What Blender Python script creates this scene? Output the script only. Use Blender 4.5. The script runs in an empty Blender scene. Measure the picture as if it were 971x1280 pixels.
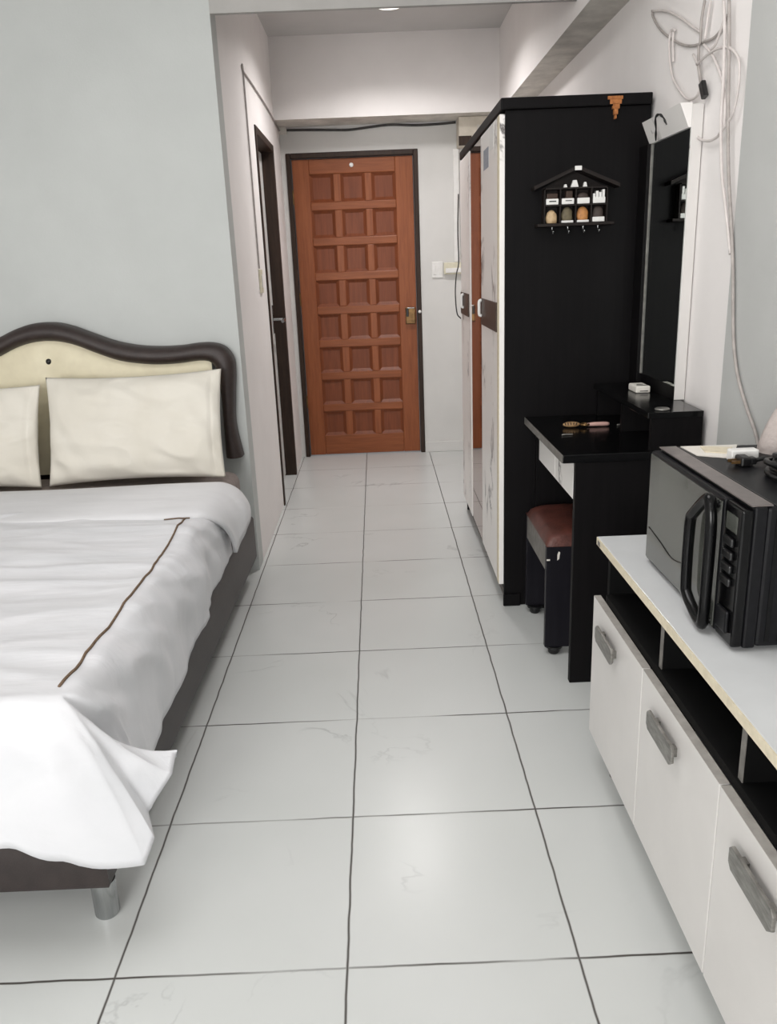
import bpy, bmesh, math, random
from mathutils import Vector, Matrix, noise
random.seed(7)
SC = bpy.context.scene
COL = SC.collection
PI = math.pi

# ------------------------------------------------------------------ materials
def lin(c):
    out = []
    for v in c:
        v = v / 255.0
        out.append(v / 12.92 if v <= 0.04045 else ((v + 0.055) / 1.055) ** 2.4)
    return tuple(out) + (1.0,)

def nodes(name):
    m = bpy.data.materials.new(name)
    m.use_nodes = True
    nt = m.node_tree
    b = nt.nodes['Principled BSDF']
    return m, nt, b

def N(nt, kind, **kw):
    n = nt.nodes.new(kind)
    for k, v in kw.items():
        if k in n.inputs.keys():
            n.inputs[k].default_value = v
        else:
            setattr(n, k, v)
    return n

def coords(nt, scale=(1, 1, 1), rot=(0, 0, 0)):
    tc = nt.nodes.new('ShaderNodeTexCoord')
    mp = nt.nodes.new('ShaderNodeMapping')
    mp.inputs['Scale'].default_value = scale
    mp.inputs['Rotation'].default_value = rot
    nt.links.new(tc.outputs['Object'], mp.inputs['Vector'])
    return mp.outputs['Vector']

def ramp(nt, fac, stops):
    r = nt.nodes.new('ShaderNodeValToRGB')
    el = r.color_ramp.elements
    el[0].position, el[0].color = stops[0]
    el[1].position, el[1].color = stops[-1]
    for p, c in stops[1:-1]:
        e = el.new(p); e.color = c
    nt.links.new(fac, r.inputs['Fac'])
    return r.outputs['Color']

def mat(name, c1, c2=None, scale=(3, 3, 3), nscale=4.0, rough=0.5, metal=0.0, bump=0.0, bscale=None, spec=0.5, coat=0.0, sheen=0.0):
    """general procedural surface: two colours mixed by stretched noise, optional noise bump"""
    m, nt, b = nodes(name)
    c2 = c2 or tuple(max(0, v * 0.93) for v in c1)
    vec = coords(nt, scale)
    n = N(nt, 'ShaderNodeTexNoise', Scale=nscale, Detail=4.0, Roughness=0.55)
    nt.links.new(vec, n.inputs['Vector'])
    col = ramp(nt, n.outputs['Fac'], [(0.3, lin(c1)), (0.7, lin(c2))])
    nt.links.new(col, b.inputs['Base Color'])
    b.inputs['Roughness'].default_value = rough
    b.inputs['Metallic'].default_value = metal
    b.inputs['Specular IOR Level'].default_value = spec
    b.inputs['Coat Weight'].default_value = coat
    if sheen:
        b.inputs['Sheen Weight'].default_value = sheen
    if bump:
        n2 = N(nt, 'ShaderNodeTexNoise', Scale=bscale or nscale * 6, Detail=5.0)
        nt.links.new(vec, n2.inputs['Vector'])
        bp = N(nt, 'ShaderNodeBump', Strength=bump, Distance=0.01)
        nt.links.new(n2.outputs['Fac'], bp.inputs['Height'])
        nt.links.new(bp.outputs['Normal'], b.inputs['Normal'])
    return m

def mat_marble(name, base, vein, scale=(1, 1, 1), vscale=2.2, width=0.02, rough=0.35, strength=1.0):
    m, nt, b = nodes(name)
    vec = coords(nt, scale)
    wn = N(nt, 'ShaderNodeTexNoise', Scale=vscale, Detail=6.0, Roughness=0.6, Distortion=0.6)
    nt.links.new(vec, wn.inputs['Vector'])
    s = N(nt, 'ShaderNodeMath', operation='SUBTRACT'); s.inputs[1].default_value = 0.5
    nt.links.new(wn.outputs['Fac'], s.inputs[0])
    a = N(nt, 'ShaderNodeMath', operation='ABSOLUTE'); nt.links.new(s.outputs[0], a.inputs[0])
    v = ramp(nt, a.outputs[0], [(0.0, (1, 1, 1, 1)), (width, (0, 0, 0, 1))])
    mk = N(nt, 'ShaderNodeTexNoise', Scale=vscale * 0.8, Detail=1.0)
    nt.links.new(vec, mk.inputs['Vector'])
    mask = ramp(nt, mk.outputs['Fac'], [(0.51, (0, 0, 0, 1)), (0.64, (strength,) * 3 + (1,))])
    mu = N(nt, 'ShaderNodeMath', operation='MULTIPLY')
    nt.links.new(v, mu.inputs[0]); nt.links.new(mask, mu.inputs[1])
    mix = N(nt, 'ShaderNodeMixRGB')
    mix.inputs['Color1'].default_value = lin(base); mix.inputs['Color2'].default_value = lin(vein)
    nt.links.new(mu.outputs[0], mix.inputs['Fac'])
    nt.links.new(mix.outputs[0], b.inputs['Base Color'])
    b.inputs['Roughness'].default_value = rough
    return m

def mat_floor():
    T = 0.45
    m, nt, b = nodes('glazed_marble_tile')
    tc = nt.nodes.new('ShaderNodeTexCoord')
    # faint waver of the joints
    wob = N(nt, 'ShaderNodeTexNoise', Scale=9.0, Detail=2.0)
    nt.links.new(tc.outputs['Object'], wob.inputs['Vector'])
    sep = nt.nodes.new('ShaderNodeSeparateXYZ'); nt.links.new(tc.outputs['Object'], sep.inputs[0])
    def joint(axis, off, w):
        a = N(nt, 'ShaderNodeMath', operation='ADD'); a.inputs[1].default_value = -off
        nt.links.new(sep.outputs[axis], a.inputs[0])
        wv = N(nt, 'ShaderNodeMath', operation='MULTIPLY_ADD'); wv.inputs[1].default_value = 0.006
        nt.links.new(wob.outputs['Fac'], wv.inputs[0]); nt.links.new(a.outputs[0], wv.inputs[2])
        d = N(nt, 'ShaderNodeMath', operation='DIVIDE'); d.inputs[1].default_value = T
        nt.links.new(wv.outputs[0], d.inputs[0])
        ad = N(nt, 'ShaderNodeMath', operation='ADD'); ad.inputs[1].default_value = 20.5
        nt.links.new(d.outputs[0], ad.inputs[0])
        f = N(nt, 'ShaderNodeMath', operation='FRACT'); nt.links.new(ad.outputs[0], f.inputs[0])
        s = N(nt, 'ShaderNodeMath', operation='SUBTRACT'); s.inputs[1].default_value = 0.5
        nt.links.new(f.outputs[0], s.inputs[0])
        ab = N(nt, 'ShaderNodeMath', operation='ABSOLUTE'); nt.links.new(s.outputs[0], ab.inputs[0])
        return ramp(nt, ab.outputs[0], [(w * 0.55, (1, 1, 1, 1)), (w, (0, 0, 0, 1))])
    jx = joint(0, -0.5557, 0.0056)
    jy = joint(1, 1.2498, 0.0062)
    # the cross joints are only dark here and there
    brk = N(nt, 'ShaderNodeTexNoise', Scale=2.6, Detail=2.0)
    nt.links.new(tc.outputs['Object'], brk.inputs['Vector'])
    bm_ = ramp(nt, brk.outputs['Fac'], [(0.36, (0.3,) * 3 + (1,)), (0.56, (1, 1, 1, 1))])
    mj = N(nt, 'ShaderNodeMath', operation='MULTIPLY'); nt.links.new(jy, mj.inputs[0]); nt.links.new(bm_, mj.inputs[1])
    mx = N(nt, 'ShaderNodeMath', operation='MAXIMUM'); nt.links.new(jx, mx.inputs[0]); nt.links.new(mj.outputs[0], mx.inputs[1])
    # veins
    vn = N(nt, 'ShaderNodeTexNoise', Scale=1.9, Detail=5.0, Roughness=0.55, Distortion=0.9)
    nt.links.new(tc.outputs['Object'], vn.inputs['Vector'])
    s = N(nt, 'ShaderNodeMath', operation='SUBTRACT'); s.inputs[1].default_value = 0.5; nt.links.new(vn.outputs['Fac'], s.inputs[0])
    a = N(nt, 'ShaderNodeMath', operation='ABSOLUTE'); nt.links.new(s.outputs[0], a.inputs[0])
    v = ramp(nt, a.outputs[0], [(0.0, (1, 1, 1, 1)), (0.012, (0, 0, 0, 1))])
    mk = N(nt, 'ShaderNodeTexNoise', Scale=3.2, Detail=1.0); nt.links.new(tc.outputs['Object'], mk.inputs['Vector'])
    mm = ramp(nt, mk.outputs['Fac'], [(0.55, (0, 0, 0, 1)), (0.75, (0.45, 0.45, 0.45, 1))])
    vm = N(nt, 'ShaderNodeMath', operation='MULTIPLY'); nt.links.new(v, vm.inputs[0]); nt.links.new(mm, vm.inputs[1])
    cl = N(nt, 'ShaderNodeTexNoise', Scale=1.3, Detail=3.0); nt.links.new(tc.outputs['Object'], cl.inputs['Vector'])
    base = ramp(nt, cl.outputs['Fac'], [(0.3, lin((203, 206, 204))), (0.7, lin((212, 214, 213)))])
    m1 = N(nt, 'ShaderNodeMixRGB'); m1.inputs['Color2'].default_value = lin((120, 122, 124))
    nt.links.new(vm.outputs[0], m1.inputs['Fac']); nt.links.new(base, m1.inputs['Color1'])
    m2 = N(nt, 'ShaderNodeMixRGB'); m2.inputs['Color2'].default_value = lin((52, 44, 38))
    nt.links.new(mx.outputs[0], m2.inputs['Fac']); nt.links.new(m1.outputs[0], m2.inputs['Color1'])
    nt.links.new(m2.outputs[0], b.inputs['Base Color'])
    rr = ramp(nt, mx.outputs[0], [(0.0, (0.27,) * 3 + (1,)), (1.0, (0.8,) * 3 + (1,))])
    nt.links.new(rr, b.inputs['Roughness'])
    b.inputs['Specular IOR Level'].default_value = 0.35
    bp = N(nt, 'ShaderNodeBump', Strength=0.35, Distance=0.002); bp.invert = True
    nt.links.new(mx.outputs[0], bp.inputs['Height']); nt.links.new(bp.outputs['Normal'], b.inputs['Normal'])
    return m

def mat_wood(name, c1, c2, stretch=(9, 9, 0.7), rough=0.4, nscale=5.0, bump=0.15, spec=0.28):
    m, nt, b = nodes(name)
    vec = coords(nt, stretch)
    n = N(nt, 'ShaderNodeTexNoise', Scale=nscale, Detail=7.0, Roughness=0.65, Distortion=0.4)
    nt.links.new(vec, n.inputs['Vector'])
    col = ramp(nt, n.outputs['Fac'], [(0.28, lin(c2)), (0.5, lin(tuple((x + y) / 2 for x, y in zip(c1, c2)))), (0.72, lin(c1))])
    nt.links.new(col, b.inputs['Base Color'])
    b.inputs['Roughness'].default_value = rough
    b.inputs['Specular IOR Level'].default_value = spec
    bp = N(nt, 'ShaderNodeBump', Strength=bump, Distance=0.004)
    nt.links.new(n.outputs['Fac'], bp.inputs['Height']); nt.links.new(bp.outputs['Normal'], b.inputs['Normal'])
    return m

def mat_fabric(name, c1, c2, bump=0.25, wr=(2.0, 9.0, 4.0)):
    m, nt, b = nodes(name)
    vec = coords(nt, wr)
    n = N(nt, 'ShaderNodeTexNoise', Scale=1.5, Detail=5.0, Roughness=0.5, Distortion=0.5)
    nt.links.new(vec, n.inputs['Vector'])
    col = ramp(nt, n.outputs['Fac'], [(0.3, lin(c1)), (0.7, lin(c2))])
    nt.links.new(col, b.inputs['Base Color'])
    b.inputs['Roughness'].default_value = 0.85
    b.inputs['Specular IOR Level'].default_value = 0.15
    b.inputs['Sheen Weight'].default_value = 0.15
    bp = N(nt, 'ShaderNodeBump', Strength=bump, Distance=0.02)
    nt.links.new(n.outputs['Fac'], bp.inputs['Height']); nt.links.new(bp.outputs['Normal'], b.inputs['Normal'])
    return m

def mat_emit(name, c, s):
    m, nt, b = nodes(name)
    b.inputs['Base Color'].default_value = lin(c)
    b.inputs['Emission Color'].default_value = lin(c)
    b.inputs['Emission Strength'].default_value = s
    n = N(nt, 'ShaderNodeTexNoise', Scale=3.0)
    r = ramp(nt, n.outputs['Fac'], [(0.0, lin(c)), (1.0, lin(c))]); nt.links.new(r, b.inputs['Emission Color'])
    return m

M = {}
M['floor'] = mat_floor()
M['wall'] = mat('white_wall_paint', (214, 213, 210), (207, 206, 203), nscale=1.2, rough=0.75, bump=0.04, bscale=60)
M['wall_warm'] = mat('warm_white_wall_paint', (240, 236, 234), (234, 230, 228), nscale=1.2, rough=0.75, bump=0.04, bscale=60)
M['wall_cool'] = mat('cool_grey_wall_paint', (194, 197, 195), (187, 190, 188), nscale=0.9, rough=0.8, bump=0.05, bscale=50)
M['wall_grey'] = mat('near_wall_grey', (186, 187, 185), (178, 179, 177), nscale=0.9, rough=0.8, bump=0.05, bscale=50)
M['edge_light'] = mat('pale_grey_edge_band', (172, 168, 162), (150, 146, 140), scale=(8, 8, 8), nscale=5, rough=0.5)
M['lintel'] = mat('lintel_grey', (178, 176, 173), (166, 164, 161), nscale=2.0, rough=0.8)
M['soffit'] = mat('mottled_grey_soffit', (226, 222, 214), (188, 184, 177), nscale=3.0, rough=0.9, bump=0.3, bscale=20)
M['ceiling'] = mat('ceiling_paint', (205, 203, 201), (198, 196, 194), nscale=1.0, rough=0.85)
M['door'] = mat_wood('red_brown_door_wood', (154, 90, 54), (124, 67, 37), rough=0.38)
M['door_h'] = mat_wood('red_brown_rail_wood', (152, 89, 54), (124, 68, 38), stretch=(0.7, 9, 9), rough=0.38)
M['door_p'] = mat_wood('darker_door_panel_wood', (132, 72, 43), (106, 55, 31), rough=0.4)
M['dark_frame'] = mat_wood('dark_brown_frame_wood', (62, 46, 36), (38, 28, 23), rough=0.5)
M['black'] = mat_wood('black_wood_laminate', (19, 17, 18), (12, 11, 12), stretch=(14, 14, 0.5), rough=0.5, bump=0.03, spec=0.1)
M['black_in'] = mat('black_niche_laminate', (7, 7, 7), (4, 4, 4), rough=0.7, spec=0.15)
M['black_stool'] = mat_wood('blue_black_stool_laminate', (30, 29, 34), (21, 20, 25), stretch=(10, 10, 0.6), rough=0.4, bump=0.03, spec=0.15)
M['grey_edge'] = mat('grey_edge_band', (120, 117, 112), (92, 89, 85), scale=(8, 8, 8), nscale=5, rough=0.5)
M['marble'] = mat_marble('white_marble_laminate', (234, 231, 228), (84, 78, 78), scale=(2.6, 2.6, 1.5), vscale=1.8, width=0.03)
M['white_lam'] = mat('white_laminate', (214, 211, 208), (208, 205, 202), nscale=2, rough=0.32)
M['cream_edge'] = mat('cream_edge_band', (222, 212, 188), (205, 194, 170), scale=(10, 10, 10), nscale=6, rough=0.5)
M['white_top'] = mat('white_glossy_worktop', (214, 216, 217), (205, 207, 208), nscale=2, rough=0.2)
M['handle_grey'] = mat('grey_brushed_handle', (150, 148, 143), (112, 110, 106), scale=(10, 10, 40), nscale=4, rough=0.4, metal=0.6)
M['brown_inlay'] = mat_wood('dark_brown_inlay', (72, 56, 47), (50, 39, 33), rough=0.4)
M['mirror'] = mat('mirror_glass', (200, 205, 202), (198, 203, 200), rough=0.02, metal=1.0)
M['mirror_bronze'] = mat('bronze_mirror_glass', (150, 128, 120), (146, 124, 116), rough=0.03, metal=1.0)
M['chrome'] = mat('satin_chrome', (190, 192, 192), (165, 167, 168), scale=(20, 20, 2), nscale=5, rough=0.25, metal=1.0)
M['brass'] = mat('aged_brass', (150, 118, 78), (96, 72, 46), nscale=12, rough=0.35, metal=0.8)
M['white_pl'] = mat('white_plastic', (232, 231, 228), (222, 221, 218), nscale=8, rough=0.35)
M['cream_pl'] = mat('yellowed_plastic', (222, 217, 196), (205, 199, 176), nscale=8, rough=0.4)
M['black_pl'] = mat('black_plastic', (20, 20, 21), (14, 14, 15), nscale=8, rough=0.35)
M['black_gl'] = mat('black_glossy_plastic', (12, 12, 13), (8, 8, 9), nscale=8, rough=0.18, spec=0.25)
M['mw_body'] = mat('charcoal_painted_steel', (22, 22, 25), (16, 16, 18), nscale=30, rough=0.4, spec=0.2)
M['mw_strip'] = mat('pinkish_grey_strip', (118, 110, 107), (98, 92, 90), nscale=10, rough=0.35)
M['mw_door'] = mat('grey_door_glass', (84, 86, 80), (64, 66, 62), scale=(3, 3, 3), nscale=1.5, rough=0.15, coat=0.4)
M['bed_brown'] = mat('brown_leatherette', (54, 46, 44), (43, 36, 35), nscale=10, rough=0.45, bump=0.12, bscale=120)
M['rim'] = mat('dark_brown_leatherette', (54, 43, 40), (42, 33, 31), nscale=14, rough=0.45, bump=0.2, bscale=90)
M['cream_leather'] = mat('cream_leatherette', (226, 218, 190), (216, 207, 180), nscale=5, rough=0.5, bump=0.06, bscale=80)
M['mattress'] = mat('taupe_mattress_ticking', (140, 129, 124), (122, 112, 108), nscale=12, rough=0.85, bump=0.15, bscale=90)
M['duvet'] = mat_fabric('white_duvet_cotton', (220, 220, 223), (211, 212, 215), bump=0.28)
M['fold'] = mat_fabric('white_duvet_fold_cotton', (220, 220, 222), (212, 212, 214), bump=0.15)
M['pillow'] = mat_fabric('ivory_pillow_cotton', (225, 221, 211), (215, 210, 198), bump=0.18, wr=(3, 3, 3))
M['thread'] = mat('brown_stitching', (120, 98, 78), (96, 78, 62), nscale=40, rough=0.9)
M['leather_red'] = mat('worn_red_brown_leatherette', (100, 56, 47), (72, 40, 34), nscale=9, rough=0.42, bump=0.2, bscale=60)
M['orange'] = mat('exposed_orange_chipboard', (186, 120, 66), (140, 82, 40), scale=(20, 20, 20), nscale=5, rough=0.8)
M['cable'] = mat('white_cable_sheath', (214, 207, 204), (198, 191, 188), nscale=10, rough=0.6)
M['cable_d'] = mat('dark_cable_sheath', (58, 54, 52), (40, 38, 37), nscale=10, rough=0.5)
M['cable_g'] = mat('dusty_grey_cable', (176, 169, 165), (150, 144, 140), nscale=10, rough=0.6)
M['paper'] = mat('white_paper', (228, 224, 216), (214, 209, 200), nscale=4, rough=0.8)
M['lamp'] = mat_emit('lit_lamp_diffuser', (255, 250, 240), 2.5)
M['tan'] = mat('tan_shell', (205, 178, 140), (170, 142, 106), scale=(30, 30, 30), nscale=3, rough=0.6)
M['olive'] = mat('olive_grey_stone', (112, 102, 78), (84, 76, 58), scale=(30, 30, 30), nscale=3, rough=0.7)
M['amber'] = mat('amber_shell', (198, 140, 82), (158, 104, 58), scale=(30, 30, 30), nscale=3, rough=0.6)
M['darkstone'] = mat('dark_grey_stone', (74, 62, 56), (52, 44, 41), scale=(30, 30, 30), nscale=3, rough=0.7)
M['shelf_brown'] = mat_wood('very_dark_shelf_wood', (30, 21, 18), (19, 14, 12), rough=0.6)
M['pink'] = mat('pale_pink_plastic', (205, 168, 158), (184, 146, 138), nscale=8, rough=0.4)
M['tan_pl'] = mat('tan_bristle_wood', (176, 142, 100), (136, 104, 72), nscale=20, rough=0.6)
M['pale_bag'] = mat('pale_pinkish_film', (182, 172, 168), (164, 154, 150), nscale=5, rough=0.5, bump=0.3)
M['box_beige'] = mat('beige_box_plastic', (208, 200, 186), (190, 182, 168), nscale=6, rough=0.6)
M['bluegrey'] = mat('blue_grey_sticker', (150, 156, 166), (128, 134, 146), nscale=20, rough=0.5)

# ------------------------------------------------------------------ mesh helpers
def tagp(o, label=None, cat=None, group=None, kind=None):
    if label: o['label'] = label
    if cat: o['category'] = cat
    if group: o['group'] = group
    if kind: o['kind'] = kind
    return o

def empty(name, loc, label, cat, group=None, rotz=0.0):
    o = bpy.data.objects.new(name, None)
    o.empty_display_size = 0.05
    COL.objects.link(o)
    o.location = loc
    o.rotation_euler = (0, 0, rotz)
    return tagp(o, label, cat, group)

def link(name, bm, m, parent=None, smooth=False, origin=None, angle=None):
    """one mesh object from a bmesh in world coordinates; parts get coordinates local to the parent"""
    bmesh.ops.recalc_face_normals(bm, faces=bm.faces[:])
    me = bpy.data.meshes.new(name)
    if parent is not None:
        base = parent
        off = Vector((0, 0, 0))
        while base is not None:
            off += Vector(base.location); base = base.parent
        bmesh.ops.translate(bm, verts=bm.verts[:], vec=-off)
    elif origin is not None:
        bmesh.ops.translate(bm, verts=bm.verts[:], vec=-Vector(origin))
    bm.to_mesh(me); bm.free()
    mats = m if isinstance(m, (list, tuple)) else [m]
    for x in mats: me.materials.append(x)
    if smooth:
        for p in me.polygons: p.use_smooth = True
        if angle:
            me.set_sharp_from_angle(angle=math.radians(angle))
    o = bpy.data.objects.new(name, me)
    COL.objects.link(o)
    if parent is not None: o.parent = parent
    elif origin is not None: o.location = origin
    return o

def sub_link(name, bm, m, part, smooth=False, angle=None):
    return link(name, bm, m, part, smooth, None, angle)

def box(bm, x0, x1, y0, y1, z0, z1, bev=0.0, seg=2, mi=0):
    vs = [bm.verts.new(p) for p in ((x0, y0, z0), (x1, y0, z0), (x1, y1, z0), (x0, y1, z0), (x0, y0, z1), (x1, y0, z1), (x1, y1, z1), (x0, y1, z1))]
    fs = [bm.faces.new([vs[i] for i in f]) for f in ((0, 3, 2, 1), (4, 5, 6, 7), (0, 1, 5, 4), (1, 2, 6, 5), (2, 3, 7, 6), (3, 0, 4, 7))]
    for f in fs: f.material_index = mi
    if bev > 0:
        es = list({e for f in fs for e in f.edges})
        r = bmesh.ops.bevel(bm, geom=es, offset=bev, segments=seg, profile=0.5, affect='EDGES', clamp_overlap=True)
        for f in r['faces']: f.material_index = mi
    return bm

def B(*a, **k):
    bm = bmesh.new(); box(bm, *a, **k); return bm

def prism(bm, pts, axis, a0, a1, bev=0.0):
    """extrude a 2-D polygon along axis (0,1,2); pts are the other two coordinates in order"""
    def mk(p, a):
        if axis == 0: return (a, p[0], p[1])
        if axis == 1: return (p[0], a, p[1])
        return (p[0], p[1], a)
    A = [bm.verts.new(mk(p, a0)) for p in pts]
    Bv = [bm.verts.new(mk(p, a1)) for p in pts]
    n = len(pts)
    fs = [bm.faces.new(A), bm.faces.new(Bv[::-1])]
    for i in range(n):
        fs.append(bm.faces.new((A[i], A[(i + 1) % n], Bv[(i + 1) % n], Bv[i])))
    if bev:
        es = list({e for f in fs[:2] for e in f.edges})
        bmesh.ops.bevel(bm, geom=es, offset=bev, segments=2, profile=0.5, affect='EDGES', clamp_overlap=True)
    return bm

def smooth_path(pts, n=8, closed=False):
    P = [Vector(p) for p in pts]
    out = []
    L = len(P)
    rng = range(L if closed else L - 1)
    for i in rng:
        p0 = P[(i - 1) % L] if closed or i > 0 else P[i] * 2 - P[i + 1]
        p1 = P[i]; p2 = P[(i + 1) % L]
        p3 = P[(i + 2) % L] if closed or i + 2 < L else p2 * 2 - p1
        for k in range(n):
            t = k / n
            out.append(0.5 * ((2 * p1) + (-p0 + p2) * t + (2 * p0 - 5 * p1 + 4 * p2 - p3) * t * t + (-p0 + 3 * p1 - 3 * p2 + p3) * t ** 3))
    if not closed: out.append(P[-1])
    return out

def tube(bm, path, r, seg=8, closed=False, cap=True):
    P = [Vector(p) for p in path]
    n = len(P)
    rings = []
    up = None
    for i, p in enumerate(P):
        if closed: d = P[(i + 1) % n] - P[i - 1]
        else: d = P[min(i + 1, n - 1)] - P[max(i - 1, 0)]
        if d.length < 1e-9: d = Vector((0, 0, 1))
        d.normalize()
        if up is None:
            up = Vector((0, 0, 1)) if abs(d.z) < 0.9 else Vector((1, 0, 0))
        s = d.cross(up)
        if s.length < 1e-6: s = d.cross(Vector((1, 0.3, 0)))
        s.normalize(); up = s.cross(d).normalized()
        rr = r[i] if isinstance(r, (list, tuple)) else r
        rings.append([bm.verts.new(p + (s * math.cos(2 * PI * k / seg) + up * math.sin(2 * PI * k / seg)) * rr) for k in range(seg)])
    m = n if closed else n - 1
    for i in range(m):
        a, b = rings[i], rings[(i + 1) % n]
        for k in range(seg):
            bm.faces.new((a[k], a[(k + 1) % seg], b[(k + 1) % seg], b[k]))
    if cap and not closed:
        bm.faces.new(rings[0][::-1]); bm.faces.new(rings[-1])
    return bm

def lathe(bm, prof, c, axis='z', seg=24, cap=True):
    """prof: list of (radius, height) from bottom to top"""
    rings = []
    for r, h in prof:
        ring = []
        for k in range(seg):
            a = 2 * PI * k / seg
            u, v = r * math.cos(a), r * math.sin(a)
            if axis == 'z': p = (c[0] + u, c[1] + v, c[2] + h)
            elif axis == 'y': p = (c[0] + u, c[1] + h, c[2] + v)
            else: p = (c[0] + h, c[1] + u, c[2] + v)
            ring.append(bm.verts.new(p))
        rings.append(ring)
    for a, b in zip(rings, rings[1:]):
        for k in range(seg):
            bm.faces.new((a[k], a[(k + 1) % seg], b[(k + 1) % seg], b[k]))
    if cap:
        bm.faces.new(rings[0][::-1]); bm.faces.new(rings[-1])
    return bm

def grid(bm, rows, closed_u=False):
    """rows of equal-length point lists -> quads"""
    V = [[bm.verts.new(p) for p in r] for r in rows]
    for i in range(len(V) - 1):
        for j in range(len(V[0]) - 1):
            bm.faces.new((V[i][j], V[i][j + 1], V[i + 1][j + 1], V[i + 1][j]))
    return V

def nz(x, y, z=0.0): return noise.noise(Vector((x, y, z)))

# ------------------------------------------------------------------ measured layout (metres; floor z = 0, camera above the origin)
XL = -0.575      # corridor left wall
XR = 0.95        # right wall
YB = 3.45        # bed-head wall
YE = 5.712       # entrance wall
ZC = 2.62        # ceiling
ROOM_L = -2.85   # far left wall of the room
YW = -2.6       # window wall behind the camera

def struct(name, bm, m, label=None, cat=None, smooth=False):
    o = link(name, bm, m, smooth=smooth)
    o['kind'] = 'structure'
    if label: o['label'] = label
    if cat: o['category'] = cat
    return o

# floor: one tiled sheet with a little thickness
struct('floor', B(ROOM_L - 0.1, XR + 0.1, YW - 0.1, YE + 0.12, -0.08, 0.0), M['floor'], 'white marble-look tiled floor with thin dark joints', 'floor')
struct('ceiling', B(ROOM_L - 0.1, XR + 0.1, YW - 0.1, YE + 0.12, ZC, ZC + 0.1), M['ceiling'], 'plain pale ceiling over room and corridor', 'ceiling')
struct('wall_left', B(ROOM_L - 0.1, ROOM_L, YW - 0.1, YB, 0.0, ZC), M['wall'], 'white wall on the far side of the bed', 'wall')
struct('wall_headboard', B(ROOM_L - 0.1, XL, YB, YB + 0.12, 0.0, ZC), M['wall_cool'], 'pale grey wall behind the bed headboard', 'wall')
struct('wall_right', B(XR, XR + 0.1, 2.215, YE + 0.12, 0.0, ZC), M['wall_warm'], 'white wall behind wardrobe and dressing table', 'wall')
struct('wall_right_near', B(XR - 0.012, XR + 0.1, YW - 0.1, 2.215, 0.0, ZC), M['wall_grey'], 'pale grey wall section behind the television cabinet', 'wall')  # near section has its own grey, darker than the wall beyond
# corridor left wall, with the bathroom doorway
bY0, bY1, bZ = 4.475, 5.235, 2.0
bm = bmesh.new()
box(bm, XL - 0.12, XL, YB + 0.12, bY0, 0, ZC)
box(bm, XL - 0.12, XL, bY1, YE, 0, ZC)
box(bm, XL - 0.12, XL, bY0, bY1, bZ, ZC)
struct('wall_corridor', bm, M['wall_warm'], 'white corridor wall pierced by the bathroom doorway', 'wall')
# entrance wall, with the entrance doorway
dX0, dX1, dZ = -0.545, 0.312, 2.012
bm = bmesh.new()
box(bm, XL - 0.12, dX0, YE, YE + 0.12, 0, ZC)
box(bm, dX1, XR + 0.1, YE, YE + 0.12, 0, ZC)
box(bm, dX0, dX1, YE, YE + 0.12, dZ, ZC)
struct('wall_end', bm, M['wall'], 'white wall around the wooden entrance door', 'wall')
# window wall behind the camera with a wide balcony opening
wX0, wX1, wZ = -2.6, 0.8, 2.3
bm = bmesh.new()
box(bm, ROOM_L, wX0, YW - 0.1, YW, 0, ZC); box(bm, wX1, XR - 0.012, YW - 0.1, YW, 0, ZC); box(bm, wX0, wX1, YW - 0.1, YW, wZ, ZC)
struct('wall_window', bm, M['wall'], 'white wall around the balcony opening behind the camera', 'wall')
bm = bmesh.new()
for x in (wX0, -0.925, wX1 - 0.05): box(bm, x, x + 0.05, YW - 0.08, YW - 0.02, 0, wZ)
box(bm, wX0 + .05, wX1 - .05, YW - 0.08, YW - 0.02, wZ - 0.05, wZ)
struct('window_1', bm, M['white_pl'], 'white frame of the balcony opening', 'window')

# beams and lintel
bm = bmesh.new(); box(bm, XL, 0.803, YB + 0.001, YB + 0.025, 2.222, ZC)
struct('trim_1', bm, M['lintel'], 'grey lintel across the corridor mouth above the bed-head wall line', 'lintel')  # lintel in an even grey, a little darker than the walls
def beam(name, x0, x1, y0, y1, label):
    o = struct(name, B(x0, x1, y0, y1, 2.168, ZC), [M['wall_warm'], M['soffit']], label, 'beam')
    for p in o.data.polygons:
        if p.normal.z < -0.5: p.material_index = 1  # underside faces take a greyer mottled colour than the sides
    return o
beam('trim_2', XL, XR, 5.43, YE, 'white beam with grey underside above the entrance door')
beam('trim_3', 0.803, XR, YW, 5.43, 'white beam with grey underside running above the wardrobe along the right wall')
# low white skirting-coloured band on the right of the door
struct('baseboard_end', B(dX1 + .001, XR - .001, YE - 0.012, YE - .0005, 0.0005, 0.075, bev=0.003), M['wall'], 'low white skirting right of the entrance door', 'baseboard')

# ------------------------------------------------------------------ entrance door
d = empty('door_1', ((dX0 + dX1) / 2, YE, 0), 'red-brown coffered wooden entrance door in a dark frame at corridor end', 'door')
d['kind'] = 'structure'
bm = bmesh.new()
fw = 0.03
box(bm, dX0, dX0 + fw, YE - 0.012, YE + 0.1, 0.0, dZ, 0.004)
box(bm, dX1 - fw, dX1, YE - 0.012, YE + 0.1, 0.0, dZ, 0.004)
box(bm, dX0 + fw, dX1 - fw, YE - 0.012, YE + 0.1, dZ - 0.032, dZ, 0.004)
link('door_frame', bm, M['dark_frame'], d)
lx0, lx1, lz0, lz1 = dX0 + fw + 0.004, dX1 - fw - 0.004, 0.008, dZ - 0.036
yf = YE + 0.012     # front of the leaf
W_ = lx1 - lx0
cols = [(-0.402, -0.246), (-0.198, -0.040), (0.006, 0.162)]
rows = []
for k in range(8):
    zt = 1.883 - k * 0.2235
    rows.append((zt - 0.172, zt))
bm = bmesh.new()
xs = [lx0] + [v for c in cols for v in c] + [lx1]
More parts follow.
